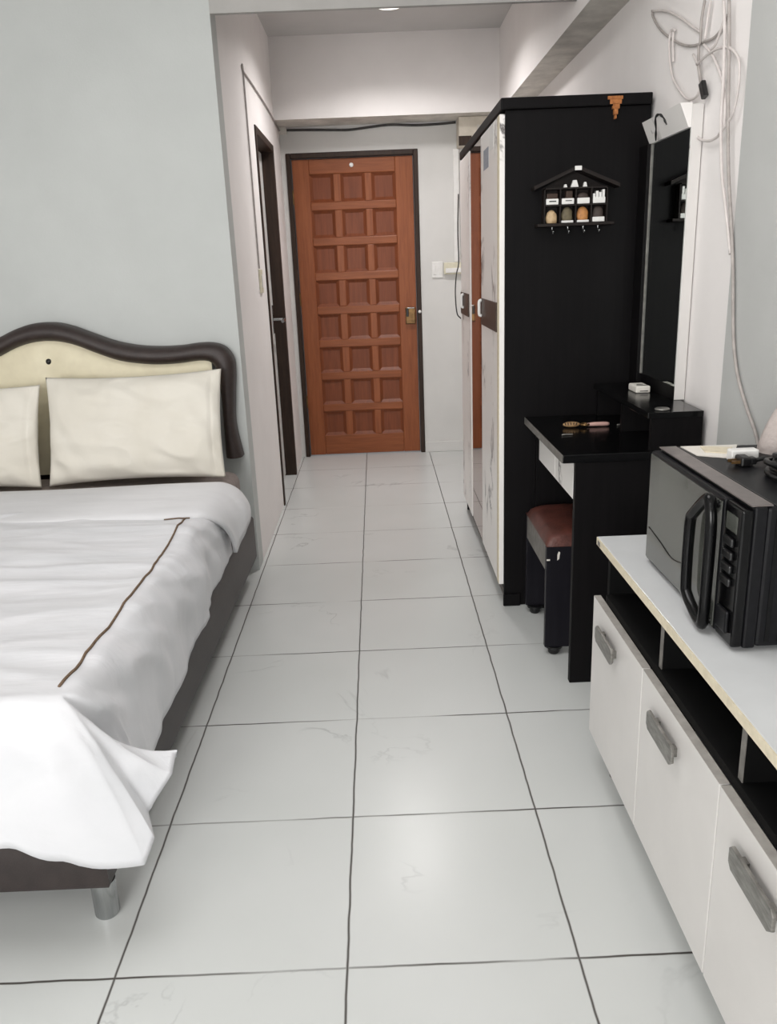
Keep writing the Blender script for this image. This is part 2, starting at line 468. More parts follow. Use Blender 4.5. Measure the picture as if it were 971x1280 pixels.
zs = [lz0] + [v for r in reversed(rows) for v in r] + [lz1]
# stiles and rails as bevelled slabs: outer stiles full height, rails and muntins between
leaf_parent = link('door_leaf', B(lx0, lx1, yf + 0.022, yf + 0.045, lz0, lz1), M['door_p'], d)
bm = bmesh.new()
box(bm, xs[0], xs[1], yf, yf + 0.0225, lz0, lz1, 0.004)
box(bm, xs[-2], xs[-1], yf, yf + 0.0225, lz0, lz1, 0.004)
sub_link('stile', bm, M['door'], leaf_parent)
bm = bmesh.new()
zz = [lz0] + [v for r in reversed(rows) for v in r] + [lz1]
for i in range(0, len(zz), 2):
    box(bm, xs[1], xs[-2], yf + 0.0015, yf + 0.0225, zz[i], zz[i + 1], 0.005)
sub_link('rail', bm, M['door_h'], leaf_parent)
bm = bmesh.new()
for (a, b) in ((xs[2], xs[3]), (xs[4], xs[5])):
    for r in rows:
        box(bm, a, b, yf + 0.003, yf + 0.0225, r[0], r[1], 0.004)
sub_link('muntin', bm, M['door'], leaf_parent)
for r in rows:          # raised and fielded square panels
    for c in cols:
        bm = bmesh.new()
        x0, x1 = c; z0, z1 = r
        i = 0.020
        v = [bm.verts.new(p) for p in ((x0, yf + 0.006, z0), (x1, yf + 0.006, z0), (x1, yf + 0.006, z1), (x0, yf + 0.006, z1))]
        w = [bm.verts.new(p) for p in ((x0 + i, yf + 0.0195, z0 + i), (x1 - i, yf + 0.0195, z0 + i), (x1 - i, yf + 0.0195, z1 - i), (x0 + i, yf + 0.0195, z1 - i))]
        bm.faces.new(w)
        for k in range(4): bm.faces.new((v[k], v[(k + 1) % 4], w[(k + 1) % 4], w[k]))
        sub_link('panel', bm, M['door_p'], leaf_parent)
# peephole, rim lock, bolt
bm = bmesh.new(); lathe(bm, [(0.004, -0.006), (0.012, -0.006), (0.014, 0.0), (0.014, 0.004)], (-0.122, yf, 1.932), 'y', 20)
link('peephole', bm, M['white_pl'], d, True, angle=40)
bm = bmesh.new()
box(bm, 0.200, 0.268, yf - 0.028, yf, 0.905, 1.018, 0.006)
lk = link('rim_lock', bm, M['brass'], d)
bm = bmesh.new(); box(bm, 0.205, 0.222, yf - 0.036, yf - 0.0275, 0.955, 1.010, 0.003); sub_link('thumb_turn', bm, M['black_pl'], lk)
bm = bmesh.new(); box(bm, 0.212, 0.262, yf - 0.034, yf - 0.0275, 1.008, 1.0165, 0.003); sub_link('latch_bar', bm, M['chrome'], lk)
bm = bmesh.new(); lathe(bm, [(0.002, -0.012), (0.009, -0.010), (0.011, -0.002), (0.008, 0.004)], (0.298, YE - 0.013, 0.985), 'y', 16)
link('strike_stud', bm, M['white_pl'], d, True)
for z in (0.35, 1.05, 1.70):
    bm = bmesh.new(); lathe(bm, [(0.007, 0), (0.007, 0.09)], (lx0 - 0.004, yf - 0.004, z), 'z', 12); link('hinge', bm, M['brass'], d, True, angle=40)

# ------------------------------------------------------------------ bathroom door
d2 = empty('door_2', (XL, (bY0 + bY1) / 2, 0), 'white bathroom door recessed in a dark brown frame on the corridor wall', 'door')
d2['kind'] = 'structure'
bm = bmesh.new()
for y0, y1 in ((bY0, bY0 + 0.035), (bY1 - 0.045, bY1)): box(bm, XL - 0.115, XL + 0.008, y0, y1, 0, bZ, 0.003)
box(bm, XL - 0.115, XL + 0.008, bY0 + 0.035, bY1 - 0.045, bZ - 0.04, bZ, 0.003)
link('door_frame', bm, M['dark_frame'], d2)
bm = bmesh.new()
box(bm, XL - 0.092, XL - 0.062, bY0 + 0.039, bY1 - 0.049, 0.01, bZ - 0.045, 0.003)
lf = link('door_leaf', bm, M['white_pl'], d2)
for y in (bY0 + 0.20, bY0 + 0.42, bY0 + 0.56):
    sub_link('leaf_groove', B(XL - 0.0625, XL - 0.0605, y, y + 0.012, 0.05, bZ - 0.09), M['grey_edge'], lf)
bm = bmesh.new()
box(bm, XL - 0.062, XL - 0.056, bY1 - 0.135, bY1 - 0.095, 0.92, 1.09, 0.003)
tube(bm, smooth_path([(XL - 0.057, bY1 - 0.115, 1.005), (XL + 0.005, bY1 - 0.118, 1.005), (XL + 0.014, bY1 - 0.16, 1.004), (XL + 0.014, bY1 - 0.25, 1.0)], 6), 0.0095, 10)
sub_link('lever_handle', bm, M['chrome'], lf, True, angle=40)

def switch_plate(name, c, axis, w, h, label, m, nrock=2):
    """wall plate with rockers; axis 'x' = on a wall facing +x, 'y' = on a wall facing -y"""
    o = empty(name, c, label, 'light switch')
    x, y, z = c
    if axis == 'x':
        link('plate', B(x, x + 0.01, y - w / 2, y + w / 2, z - h / 2, z + h / 2, bev=0.003), m, o)
        for k in range(nrock):
            yy = y - w * 0.3 + k * w * 0.6 / max(1, nrock - 1) if nrock > 1 else y
            link('rocker', B(x + 0.0095, x + 0.014, yy - w * .12, yy + w * .12, z - h * .28, z + h * .28, bev=0.002), M['white_pl'], o)
    else:
        link('plate', B(x - w / 2, x + w / 2, y - 0.01, y, z - h / 2, z + h / 2, bev=0.003), m, o)
        for k in range(nrock):
            xx = x - w * 0.25 + k * w * 0.5 / max(1, nrock - 1) if nrock > 1 else x
            link('rocker', B(xx - w * .12, xx + w * .12, y - 0.014, y - 0.0095, z - h * .28, z + h * .28, bev=0.002), M['white_pl'], o)
    return o
switch_plate('light_switch', (XL, 4.24, 1.245), 'x', 0.085, 0.115, 'white switch plate on the corridor wall before the bathroom door', M['cream_pl'], 1)
switch_plate('light_switch', (0.425, YE, 1.255), 'y', 0.075, 0.105, 'white switch plate on the end wall right of the entrance door', M['white_pl'], 2)
bm = bmesh.new(); box(bm, 0.468, 0.70, YE - 0.032, YE, 1.222, 1.298, 0.004)  # breaker box next to the switch plate
o = link('breaker_box', bm, M['cream_pl'], origin=(0.58, YE - 0.016, 1.222)); tagp(o, 'yellowed plastic breaker box beside the switch, half hidden by wardrobe', 'electrical box')
sub_link('box_lid', B(0.478, 0.69, YE - 0.038, YE - 0.0315, 1.232, 1.262, bev=0.002), M['white_pl'], o)
# conduit, junction box, sagging cable under the beam
bm = bmesh.new(); box(bm, 0.540, 0.578, YE - 0.02, YE - 0.0005, 1.3, 2.0, 0.004)
tagp(link('cable_trunking', bm, M['white_pl'], origin=(0.56, YE - 0.01, 1.3)), 'white vertical cable trunking on end wall above the yellowed breaker box', 'cable trunking')
o = empty('junction_box', (0.62, YE - 0.03, 2.0), 'beige open junction box under the beam, above wardrobe far corner', 'electrical box')
bm = bmesh.new()
bx0, bx1, by0, by1, bz0, bz1 = 0.565, 0.80, YE - 0.16, YE - 0.001, 2.0, 2.167
box(bm, bx0, bx1, by0, by1, bz0, bz1, 0.005)
link('housing', bm, M['box_beige'], o)
link('opening', B(bx0 - 0.001, bx0 + 0.08, by0 - 0.004, by0 + 0.003, bz0 + 0.0, bz0 + 0.055), M['dark_frame'], o)
link('cover', B(bx0 + 0.115, bx0 + 0.18, by0 - 0.006, by0 + 0.003, bz0 + 0.075, bz0 + 0.115, bev=0.002), M['soffit'], o)
bm = bmesh.new()
tube(bm, smooth_path([(-0.568, YE - 0.011, 2.150), (-0.40, YE - 0.010, 2.147), (-0.22, YE - 0.012, 2.140), (-0.12, YE - 0.012, 2.138), (0.02, YE - 0.011, 2.150), (0.14, YE - 0.012, 2.158), (0.3, YE - 0.012, 2.150), (0.45, YE - 0.011, 2.152), (0.559, YE - 0.011, 2.158)], 8), 0.0075, 8)
tagp(link('sagging_cable', bm, M['cable_d'], smooth=True, origin=(0, YE - 0.012, 2.14)), 'dark cable sagging under the beam over the entrance door', 'cable')
bm = bmesh.new(); box(bm, XL, XL + 0.05, YE - 0.03, YE, 2.125, 2.167, 0.002)
tagp(link('cable_mount', bm, M['soffit'], origin=(XL + 0.025, YE - 0.016, 2.095)), 'small grey cable clip at upper left corner beside the entrance door', 'clip')
bm = bmesh.new()
tube(bm, smooth_path([(XL + 0.006, 4.2, 1.305), (XL + 0.006, 4.2, 1.7), (XL + 0.006, 4.195, 2.17), (XL + 0.006, 4.215, 2.182), (XL + 0.006, 4.6, 2.183), (XL + 0.006, 5.1, 2.175), (XL + 0.006, 5.42, 2.160), (XL + 0.006, YE - 0.035, 2.146)], 8), 0.0042, 8)
tagp(link('wall_cable', bm, M['cable_g'], smooth=True, origin=(XL + 0.006, 4.2, 1.3)), 'grey cable rising from the corridor switch and turning along the wall top', 'cable')

# corridor ceiling lamp
o = empty('ceiling_lamp', (0.13, 4.67, ZC), 'round white lit ceiling lamp in the corridor, mostly hidden by the lintel', 'lamp')
bm = bmesh.new(); lathe(bm, [(0.145, -0.03), (0.15, -0.025), (0.15, 0.0)], (0.13, 4.67, ZC), 'z', 40); link('lamp_base', bm, M['white_pl'], o, True, angle=40)
bm = bmesh.new(); lathe(bm, [(0.02, -0.072), (0.07, -0.068), (0.115, -0.053), (0.138, -0.0305), (0.138, -0.0295)], (0.13, 4.67, ZC), 'z', 40); link('diffuser', bm, M['lamp'], o, True, angle=60)

# ------------------------------------------------------------------ bed
bx0, bx1, by0, by1 = -2.105, -0.598, 1.385, 3.36
bed = empty('bed', ((bx0 + bx1) / 2, (by0 + by1) / 2, 0), 'double bed with brown leatherette base and curved cream and brown headboard', 'bed')
bm = bmesh.new()
prism(bm, [(bx0, by0), (bx1, by0), (bx1 + 0.03, by1), (bx0 - 0.03, by1)], 2, 0.085, 0.285, 0.014)
link('bed_base', bm, M['bed_brown'], bed, True, angle=35)
for x in (bx0 + 0.06, bx1 - 0.028):
    for y in (by0 + 0.035, by1 - 0.25):
        xx = x if y < 2 else x - 0.12 * (1 if x > -1 else -1)
        bm = bmesh.new(); lathe(bm, [(0.024, 0.0), (0.026, 0.004), (0.026, 0.0855)], (xx, y, 0), 'z', 24)
        link('leg', bm, M['chrome'], bed, True, angle=40)
CX = -1.352
outer = [(-1.352, 1.1285), (-1.30, 1.125), (-1.235, 1.107), (-1.159, 1.075), (-1.074, 1.042), (-0.985, 1.022), (-0.895, 1.014), (-0.805, 1.015), (-0.736, 1.022), (-0.668, 1.019), (-0.624, 0.998), (-0.597, 0.955), (-0.595, 0.895), (-0.606, 0.792), (-0.613, 0.675), (-0.594, 0.541)]
inner = [(-1.352, 1.055), (-1.299, 1.051), (-1.233, 1.034), (-1.148, 0.997), (-1.061, 0.964), (-0.972, 0.948), (-0.895, 0.942), (-0.813, 0.944), (-0.743, 0.951), (-0.700, 0.948), (-0.676, 0.930), (-0.668, 0.90), (-0.664, 0.86), (-0.661, 0.79), (-0.661, 0.675), (-0.664, 0.541)]
def mirror_half(h):
    r = [(2 * CX - x, z) for x, z in h[::-1]]
    return r[:-1] + h
def resample(pts, n):
    P = smooth_path([(x, 0, z) for x, z in pts], 6)
    L = [0]
    for a, b in zip(P, P[1:]): L.append(L[-1] + (b - a).length)
    out = []; j = 0
    for i in range(n):
        t = L[-1] * i / (n - 1)
        while j < len(L) - 2 and L[j + 1] < t: j += 1
        f = (t - L[j]) / max(1e-9, L[j + 1] - L[j])
        out.append(P[j].lerp(P[j + 1], min(1, f)))
    return out
NR = 121
halfO = resample(outer, 61); halfI = resample(inner, 61)
O = [Vector((2 * CX - p.x, 0, p.z)) for p in halfO[::-1]][:-1] + halfO
I = [Vector((2 * CX - p.x, 0, p.z)) for p in halfI[::-1]][:-1] + halfI
YH = 3.405
bm = bmesh.new()
rowsg = []
for o_, i_ in zip(O, I):
    r = []
    for k in range(13):
        a = PI * k / 12
        t = 0.5 - 0.5 * math.cos(a)
        p = o_.lerp(i_, t)
        r.append((p.x, YH - 0.052 * math.sin(a) ** 0.8, p.z))
    r += [(i_.x, YH + 0.03, i_.z), (o_.x, YH + 0.03, o_.z), (o_.x, YH, o_.z)]
    rowsg.append(r)
V = grid(bm, rowsg)
bm.faces.new([v for v in V[0][:-1]]); bm.faces.new([v for v in V[-1][:-1]][::-1])
bmesh.ops.remove_doubles(bm, verts=bm.verts[:], dist=1e-5)
hb_parent = bed
hb = link('headboard', B(CX - 0.66, CX + 0.66, YH + 0.005, YH + 0.028, 0.11, 0.56), M['rim'], bed)
sub_link('headboard_rim', bm, M['rim'], hb, True, angle=60)
# cream padded panel
bm = bmesh.new()
def inner_z(x):
    x = CX + abs(x - CX)
    if x <= halfI[0].x + 1e-4: return halfI[0].z
    for a, b in zip(halfI, halfI[1:]):
        if a.x <= x <= b.x and b.x > a.x:
            return a.z + (b.z - a.z) * (x - a.x) / (b.x - a.x)
    return halfI[-12].z
rowsg = []
nx, nzs = 60, 14
for j in range(nzs + 1):
    r = []
    for i in range(nx + 1):
        x = CX - 0.664 + 1.328 * i / nx
        zt = inner_z(x) + 0.004
        z = 0.50 + (zt - 0.50) * j / nzs
        e = min(1, (1 - j / nzs) * 6) * min(1, min(i, nx - i) / 4)
        btn = math.exp(-(((x - CX) / 0.035) ** 2 + ((z - 0.972) / 0.035) ** 2))
        r.append((x, YH - 0.010 - 0.020 * math.sin(e * PI / 2) + 0.016 * btn, z))
    rowsg.append(r)
grid(bm, rowsg)
sub_link('headboard_panel', bm, M['cream_leather'], hb, True)
bm = bmesh.new(); lathe(bm, [(0.001, -0.010), (0.009, -0.008), (0.0125, -0.002), (0.013, 0.006)], (CX, YH - 0.014, 0.972), 'y', 18)
sub_link('button', bm, M['black_pl'], hb, True)
# mattress
bm = B(-2.10, -0.600, 1.40, 3.335, 0.2855, 0.50, bev=0.045, seg=5)
tagp(link('mattress', bm, M['mattress'], smooth=True, origin=(CX, 2.4, 0.2855)), 'taupe mattress on the bed base, showing beside the pillow', 'mattress')

# duvet: flat top, rounded edges, skirt down to a measured hem, flared corner
xR, yF, zT = -0.625, 1.375, 0.535
yN = 2.80                  # far end of the single layer, under the fold
def keys(ks, w):
    if w <= ks[0][0]: return Vector(ks[0][1])
    for (a, p), (b, q) in zip(ks, ks[1:]):
        if w <= b:
            t = (w - a) / (b - a); t = t * t * (3 - 2 * t)
            return Vector(p).lerp(Vector(q), t)
    return Vector(ks[-1][1])
# hem positions on the right-hand side by y, round the corner by phi 0..1, along the front by x
side_h = [(1.50, (-0.560, 0.238)), (1.60, (-0.556, 0.243)), (1.75, (-0.553, 0.256)), (2.0, (-0.556, 0.262)), (2.25, (-0.560, 0.280)), (2.5, (-0.562, 0.296)), (2.8, (-0.565, 0.320))]
corner_h = [(0.0, (-0.562, 1.50, 0.238)), (0.12, (-0.555, 1.49, 0.25)), (0.30, (-0.432, 1.44, 0.375)), (0.42, (-0.440, 1.405, 0.34)), (0.52, (-0.490, 1.375, 0.275)), (0.62, (-0.478, 1.35, 0.235)), (0.80, (-0.498, 1.330, 0.186)), (1.0, (-0.60, 1.318, 0.192))]
front_h = [(-2.2, (1.315, 0.24)), (-1.2, (1.318, 0.235)), (-1.0, (1.312, 0.245)), (-0.85, (1.318, 0.244)), (-0.74, (1.312, 0.258)), (-0.66, (1.316, 0.215)), (-0.60, (1.318, 0.192))]
def bez(p0, p1, p2, p3, t):
    u = 1 - t
    return p0 * u ** 3 + p1 * (3 * u * u * t) + p2 * (3 * u * t * t) + p3 * t ** 3
def top_z(x, y):
    z = zT + 0.009 * nz(x * 1.1 + 3, y * 6.5) + 0.006 * nz(x * 2.5, y * 14, 4) + 0.010 * nz(x * 2.2, y * 2.2, 9)
    z += 0.007 * max(0, 1 - 4.0 * abs(nz(x * 1.3 + 0.8 * nz(x * 2, y * 2, 1), y * 5.0, 21))) + 0.004 * max(0, 1 - 4.0 * abs(nz(x * 3, y * 9.0, 33))) + 0.0028 * nz(x * 4, y * 26, 41) * max(0, nz(x * 1.5, y * 2, 51) + 0.5)
    return z
def skirt(E, H, Nn, rn, ph, st=0.0, wing=0.0):
    P0 = E; P1 = E + Nn * 0.055; P3 = H
    P2 = (H + Vector((0, 0, 0.62 * (E.z - H.z)))).lerp(E.lerp(H, 0.6) + Vector((0, 0, 0.01)), st)
    if wing > 0:      # corner flap: drops first, then flares out
        P1 = P1.lerp(E + Nn * 0.028 + Vector((0, 0, -0.035)), wing)
        P2 = P2.lerp(Vector((E.x + 0.30 * (H.x - E.x), E.y + 0.30 * (H.y - E.y), H.z + 0.10 * (E.z - H.z))), wing)
    p = bez(P0, P1, P2, P3, rn)
    amp = 0.026 * rn ** (0.8 + st)
    f = 0.8 * nz(ph * 5.0, rn * 1.2, 2.0) + 0.3 * nz(ph * 17.0 + rn * 3, rn * 2.0, 5.0)
    f2 = nz(ph * 7 + rn * 3, rn * 3.5, 8.0)
    rg = 1 - abs(nz(ph * 6.0 + rn * 2.2, rn * 1.5, 11.0)) * 3
    return p + Nn * (amp * f + (0.012 * f2 + 0.010 * max(0, rg)) * math.sin(PI * min(1, rn)) * (rn ** (st * 1.5)))
A_ = 26; NX_ = 110; NY_ = 150
xsn = [2 * CX - xR + i * (2 * (xR - CX)) / NX_ for i in range(NX_ + 1)]
ysn = [yN - i * (yN - yF) / NY_ for i in range(NY_ + 1)]
def duv(i, j):
    """i: column index (-A_..74+A_), j: row index (0..84+A_)"""
    a = max(0, i - NX_) / A_; al = max(0, -i) / A_; b = max(0, j - NY_) / A_
    x = xsn[min(max(i, 0), NX_)]; y = ysn[min(j, NY_)]
    if a == 0 and al == 0 and b == 0:
        p = Vector((x, y, top_z(x, y)))
        e = min((xR - x) / 0.07, (x - (2 * CX - xR)) / 0.07, (y - yF) / 0.07)
        return p
    flip = al > 0
    if flip: a = al
    E = Vector((xR if (a > 0) else x, y, 0))
    sx = E.x
    E.z = top_z(2 * CX - sx if flip else sx, y)
    if a > 0 and b == 0:
        h = keys([(k, (v[0], 0, v[1])) for k, v in side_h], y) if y >= 1.50 else None
        if h is None:
            t = (1.50 - y) / (1.50 - yF)
            H = Vector((side_h[0][1][0], y + 0.12 * t * 1.0, 0.238))
        else: H = Vector((h.x, y, h.z))
        p = skirt(E, H, Vector((1, 0, 0)), a, yF - y)
    elif b > 0 and a == 0:
        h = keys([(k, (0, v[0], v[1])) for k, v in front_h], x)
        H = Vector((x, h.y, h.z))
        p = skirt(E, H, Vector((0, -1, 0)), b, 0.42 + xR - x)
    else:
        phi = math.atan2(b, a) / (PI / 2)
        H = keys(corner_h, phi)
        ang = phi * PI / 2
        p = skirt(E, H, Vector((math.cos(ang), -math.sin(ang), 0)), max(a, b), phi * 0.42, math.sin(phi * PI) ** 0.6 * 0.9, math.exp(-((phi - 0.26) / 0.17) ** 2))
    if flip: p.x = 2 * CX - p.x
    return p
bm = bmesh.new()
rowsg = [[duv(i, j) for i in range(-A_, NX_ + 1 + A_)] for j in range(0, NY_ + 1 + A_)]
grid(bm, rowsg)
bmesh.ops.remove_doubles(bm, verts=bm.verts[:], dist=1e-5)
bmesh.ops.smooth_vert(bm, verts=bm.verts[:], factor=0.4, use_axis_x=True, use_axis_y=True, use_axis_z=True)
duvet = link('duvet', bm, M['duvet'], smooth=True, origin=(CX, 2.2, 0.50))
tagp(duvet, 'rumpled white duvet with brown stitch line, draped over the bed side and foot', 'duvet')
md = duvet.modifiers.new('thick', 'SOLIDIFY'); md.thickness = 0.012; md.offset = -1
# turned-back head end of the duvet
bm = bmesh.new()
fy0, fy1 = 2.545, 2.985
rowsg = []
nf = 22
far_h = Vector((-0.505, 2.93, 0.430)); near_h = Vector((-0.516, 2.715, 0.325))
def fold_z(x, y):
    t = (y - fy0) / (fy1 - fy0)
    edge = math.sin(PI * min(1, max(0, t))) ** 0.35
    return 0.528 + 0.026 * edge + 0.005 * nz(x * 2, y * 5, 3)
for j in range(nf + 1):
    t = j / nf
    y = fy1 + (fy0 - fy1) * t
    r = []
    for i in range(61):
        x = 2 * CX + 0.63 + (-0.63 - (2 * CX + 0.63)) * i / 60
        yy = y + 0.012 * nz(x * 3, 1.0, 0) * (1 if t > 0.5 else 0.4)
        r.append(Vector((x, yy, fold_z(x, y))))
    E = r[-1].copy()
    H = far_h.lerp(near_h, t) + Vector((0.012 * math.sin(t * 5), 0, 0.02 * math.sin(t * PI)))
    if t > 0.8: H += Vector((0, 0.0, 0.02 * (t - 0.8) / 0.2))
    for k in range(1, 15):
        q = k / 14
        p = bez(E, E + Vector((0.07, 0.01, 0.0)), H + Vector((0.005, -0.01, 0.62 * (E.z - H.z))), H, q)
        p.x += 0.008 * q * nz(t * 4, q * 3, 6)
        r.append(p)
    rowsg.append(r)
grid(bm, rowsg)
fo = sub_link('turned_back_edge', bm, M['fold'], duvet, True)
md = fo.modifiers.new('thick', 'SOLIDIFY'); md.thickness = 0.014; md.offset = -1
# stitch lines on the duvet
bm = bmesh.new()
pts = []
for k in range(40):
    y = 2.54 - k * (2.54 - 1.405) / 39
    x = -0.648 + 0.005 * math.sin(y * 4.0) + 0.012 * (2.54 - y) / 1.14
    pts.append((x, y, top_z(x, y) + 0.002))
tube(bm, pts, 0.0032, 6)
sub_link('stitch_line', bm, M['thread'], duvet, True)
bm = bmesh.new()
tube(bm, [(-0.72 + k * 0.012, 2.538 - 0.001 * (k % 2), top_z(-0.72 + k * .012, 2.538) + 0.003) for k in range(8)], 0.0022, 6)
sub_link('stitch_line', bm, M['thread'], duvet, True)

def pillow(name, cx, w, h, th, y0, z0, tilt, label, seed, rz=0.0):
    bm = bmesh.new()
    nu, nv = 90, 56
    front, back = [], []
    R = Matrix.Rotation(tilt, 4, 'X')
    Rz = Matrix.Rotation(rz, 4, 'Y')
    def P(u, v, s):
        # u,v in -1..1 ; pinched rectangle outline with pointed corners
        px = u * w / 2 * (1 - 0.035 * (1 - v * v) * abs(u) ** 3)
        pz = v * h / 2 * (1 - 0.07 * (1 - u * u) * abs(v) ** 3 + 0.0)
        body = max(0.0, (1 - abs(u) ** 2.6)) ** 0.55 * max(0.0, (1 - abs(v) ** 2.4)) ** 0.55
        y = -s * (th / 2) * body
        wr = nz(u * 2.2 + seed, v * 2.2, seed) * 0.010 + nz(u * 5 + seed, v * 4, 3) * 0.005 * (0.4 + abs(u))
        y += -s * wr * min(1, body * 3)
        # creases radiating from the lower corners
        cr = math.sin((u * 9 + v * 4) * 2.0 + seed) * 0.004 * math.exp(-((abs(u) - 0.8) ** 2) * 12) * min(1, body * 4)
        y += -s * cr
        y += s * 0.010 * (math.exp(-((u - 0.90) / 0.012) ** 2) + 0.6 * math.exp(-((u - 0.955) / 0.01) ** 2)) * min(1, body * 3)
        y += -s * 0.010 * max(0, 1 - 3.5 * abs(nz(u * 1.6 + seed, v * 2.4 + 0.7 * u, 14))) * min(1, body * 2.5)
        q = Rz @ (R @ Vector((px, y, pz + h / 2)))
        return q + Vector((cx, y0, z0))
    F = [[P(-1 + 2 * i / nu, -1 + 2 * j / nv, 1) for i in range(nu + 1)] for j in range(nv + 1)]
    K = [[P(-1 + 2 * i / nu, -1 + 2 * j / nv, -1) for i in range(nu + 1)] for j in range(nv + 1)]
    grid(bm, F); grid(bm, [r[::-1] for r in K])
    bmesh.ops.remove_doubles(bm, verts=bm.verts[:], dist=1e-5)
    o = link(name, bm, M['pillow'], smooth=True, origin=(cx, y0, z0))
    tagp(o, label, 'pillow', 'pillows against the headboard')
    return o
p1 = pillow('pillow', -0.972, 0.70, 0.435, 0.15, 3.125, 0.515, math.radians(-19), 'ivory pillow nearest the corridor, whole in view, leaning on headboard', 1.3, math.radians(-0.6))
bm = bmesh.new()
pillow('pillow', -1.700, 0.70, 0.41, 0.15, 3.12, 0.512, math.radians(-19), 'ivory pillow cut off by the left edge of the photo', 6.1, math.radians(0.5))

# ------------------------------------------------------------------ wardrobe
wx0, wx1, wy0, wy1 = 0.455, 0.938, 2.94, 4.26
wr = empty('wardrobe', ((wx0 + wx1) / 2, (wy0 + wy1) / 2, 0), 'tall black wardrobe with marble-pattern doors and a mirror door', 'wardrobe')
bm = bmesh.new()
box(bm, wx0, wx1, wy0, wy0 + 0.018, 0.0, 1.772, 0.0015)
sp = link('side_panel', bm, M['black'], wr)
sub_link('foot_block', B(wx0 - 0.004, wx0 + 0.062, wy0 - 0.012, wy0 - 0.0005, 0.001, 0.05, bev=0.003), M['black'], sp)
link('side_panel', B(wx0, wx1, wy1 - 0.018, wy1, 0.0, 1.772, bev=0.0015), M['black'], wr)
link('back_panel', B(wx1 - 0.01, wx1 - 0.001, wy0 + 0.0185, wy1 - 0.0185, 0.06, 1.77), M['black_in'], wr)
link('bottom_panel', B(wx0 + 0.004, wx1 - 0.011, wy0 + 0.0185, wy1 - 0.0185, 0.055, 0.075), M['black'], wr)
link('plinth', B(wx0 + 0.006, wx0 + 0.02, wy0 + 0.02, wy1 - 0.02, 0.02, 0.0545), M['brown_inlay'], wr)
cn = link('cornice', B(wx0 - 0.018, wx1 - 0.001, wy0 - 0.014, wy1 + 0.012, 1.772, 1.808, bev=0.004), M['black'], wr)
dz0, dz1 = 0.088, 1.762
def wdoor(y0, y1, m, name='door'):
    return link(name, B(wx0 - 0.019, wx0 - 0.001, y0, y1, dz0, dz1, bev=0.002), m, wr)
ya, yb, yc, yd = wy0 + 0.004, 3.452, 3.845, wy1 - 0.003
dA = wdoor(ya, yb - 0.002, M['marble'])
dB = link('mirror_door', B(wx0 - 0.016, wx0 - 0.001, yb + 0.001, yc - 0.001, dz0, dz1, bev=0.001), M['mirror_bronze'], wr)
dB['label'] = 'full-height bronze mirror door'
dC = wdoor(yc + 0.002, yd, M['marble'])
sub_link('edge_band', B(wx0 - 0.0205, wx0 - 0.0188, ya + 0.002, ya + 0.05, dz0 + 0.002, dz1 - 0.002), M['cream_edge'], dA)
for dd, (a, b), hy in ((dA, (2.995, 3.43), 3.405), (dC, (3.90, 4.235), 4.10)):
    ip = sub_link('handle_inlay', B(wx0 - 0.025, wx0 - 0.019, a, b, 1.05, 1.155, bev=0.002), M['brown_inlay'], dd)
    bm = bmesh.new(); tube(bm, smooth_path([(wx0 - 0.024, hy, 1.085), (wx0 - 0.033, hy, 1.09), (wx0 - 0.034, hy, 1.115), (wx0 - 0.033, hy, 1.142), (wx0 - 0.024, hy, 1.147)], 5), 0.0065, 10)
    ho = sub_link('door_handle', bm, M['white_pl'], dd, True)
sub_link('sticker', B(wx0 - 0.0198, wx0 - 0.0188, 3.09, 3.19, 1.68, 1.755), M['white_pl'], dA)
sub_link('sticker', B(wx0 - 0.0198, wx0 - 0.0188, 3.22, 3.36, 1.63, 1.70), M['bluegrey'], dA)
for y in (wy1 - 0.05, 3.55):
    bm = bmesh.new(); lathe(bm, [(0.020, 0.0), (0.022, 0.006), (0.014, 0.02), (0.012, 0.0545)], (wx0 + 0.03, y, 0), 'z', 16); link('foot', bm, M['black_pl'], wr, True, angle=40)
# chipped veneer at the top edge of the near side
bm = bmesh.new()
for (x0, x1, z0, z1) in ((0.788, 0.838, 1.790, 1.800), (0.796, 0.834, 1.776, 1.791), (0.806, 0.828, 1.762, 1.777), (0.811, 0.823, 1.745, 1.763), (0.814, 0.819, 1.732, 1.746)):
    yy = wy0 - 0.0155 if z0 > 1.771 else wy0 - 0.001
    box(bm, x0, x1, wy0 - 0.0155, wy0 - 0.0135 if z0 > 1.771 else wy0 + 0.001, z0, z1)
cp = link('chipped_veneer', bm, M['orange'], wr); cp['label'] = 'orange chipped patch'
# hanging cord on the far door edge
bm = bmesh.new()
tube(bm, smooth_path([(wx0 - 0.025, wy1 + 0.02, 1.62), (wx0 - 0.03, wy1 + 0.022, 1.45), (wx0 - 0.028, wy1 + 0.02, 1.30), (wx0 - 0.04, wy1 + 0.02, 1.24), (wx0 - 0.047, wy1 + 0.02, 1.15), (wx0 - 0.04, wy1 + 0.02, 1.05), (wx0 - 0.02, wy1 + 0.02, 1.02)], 8), 0.0035, 6)
link('hanging_cord', bm, M['cable_d'], wr, True)['label'] = 'thin dark hanging cord'

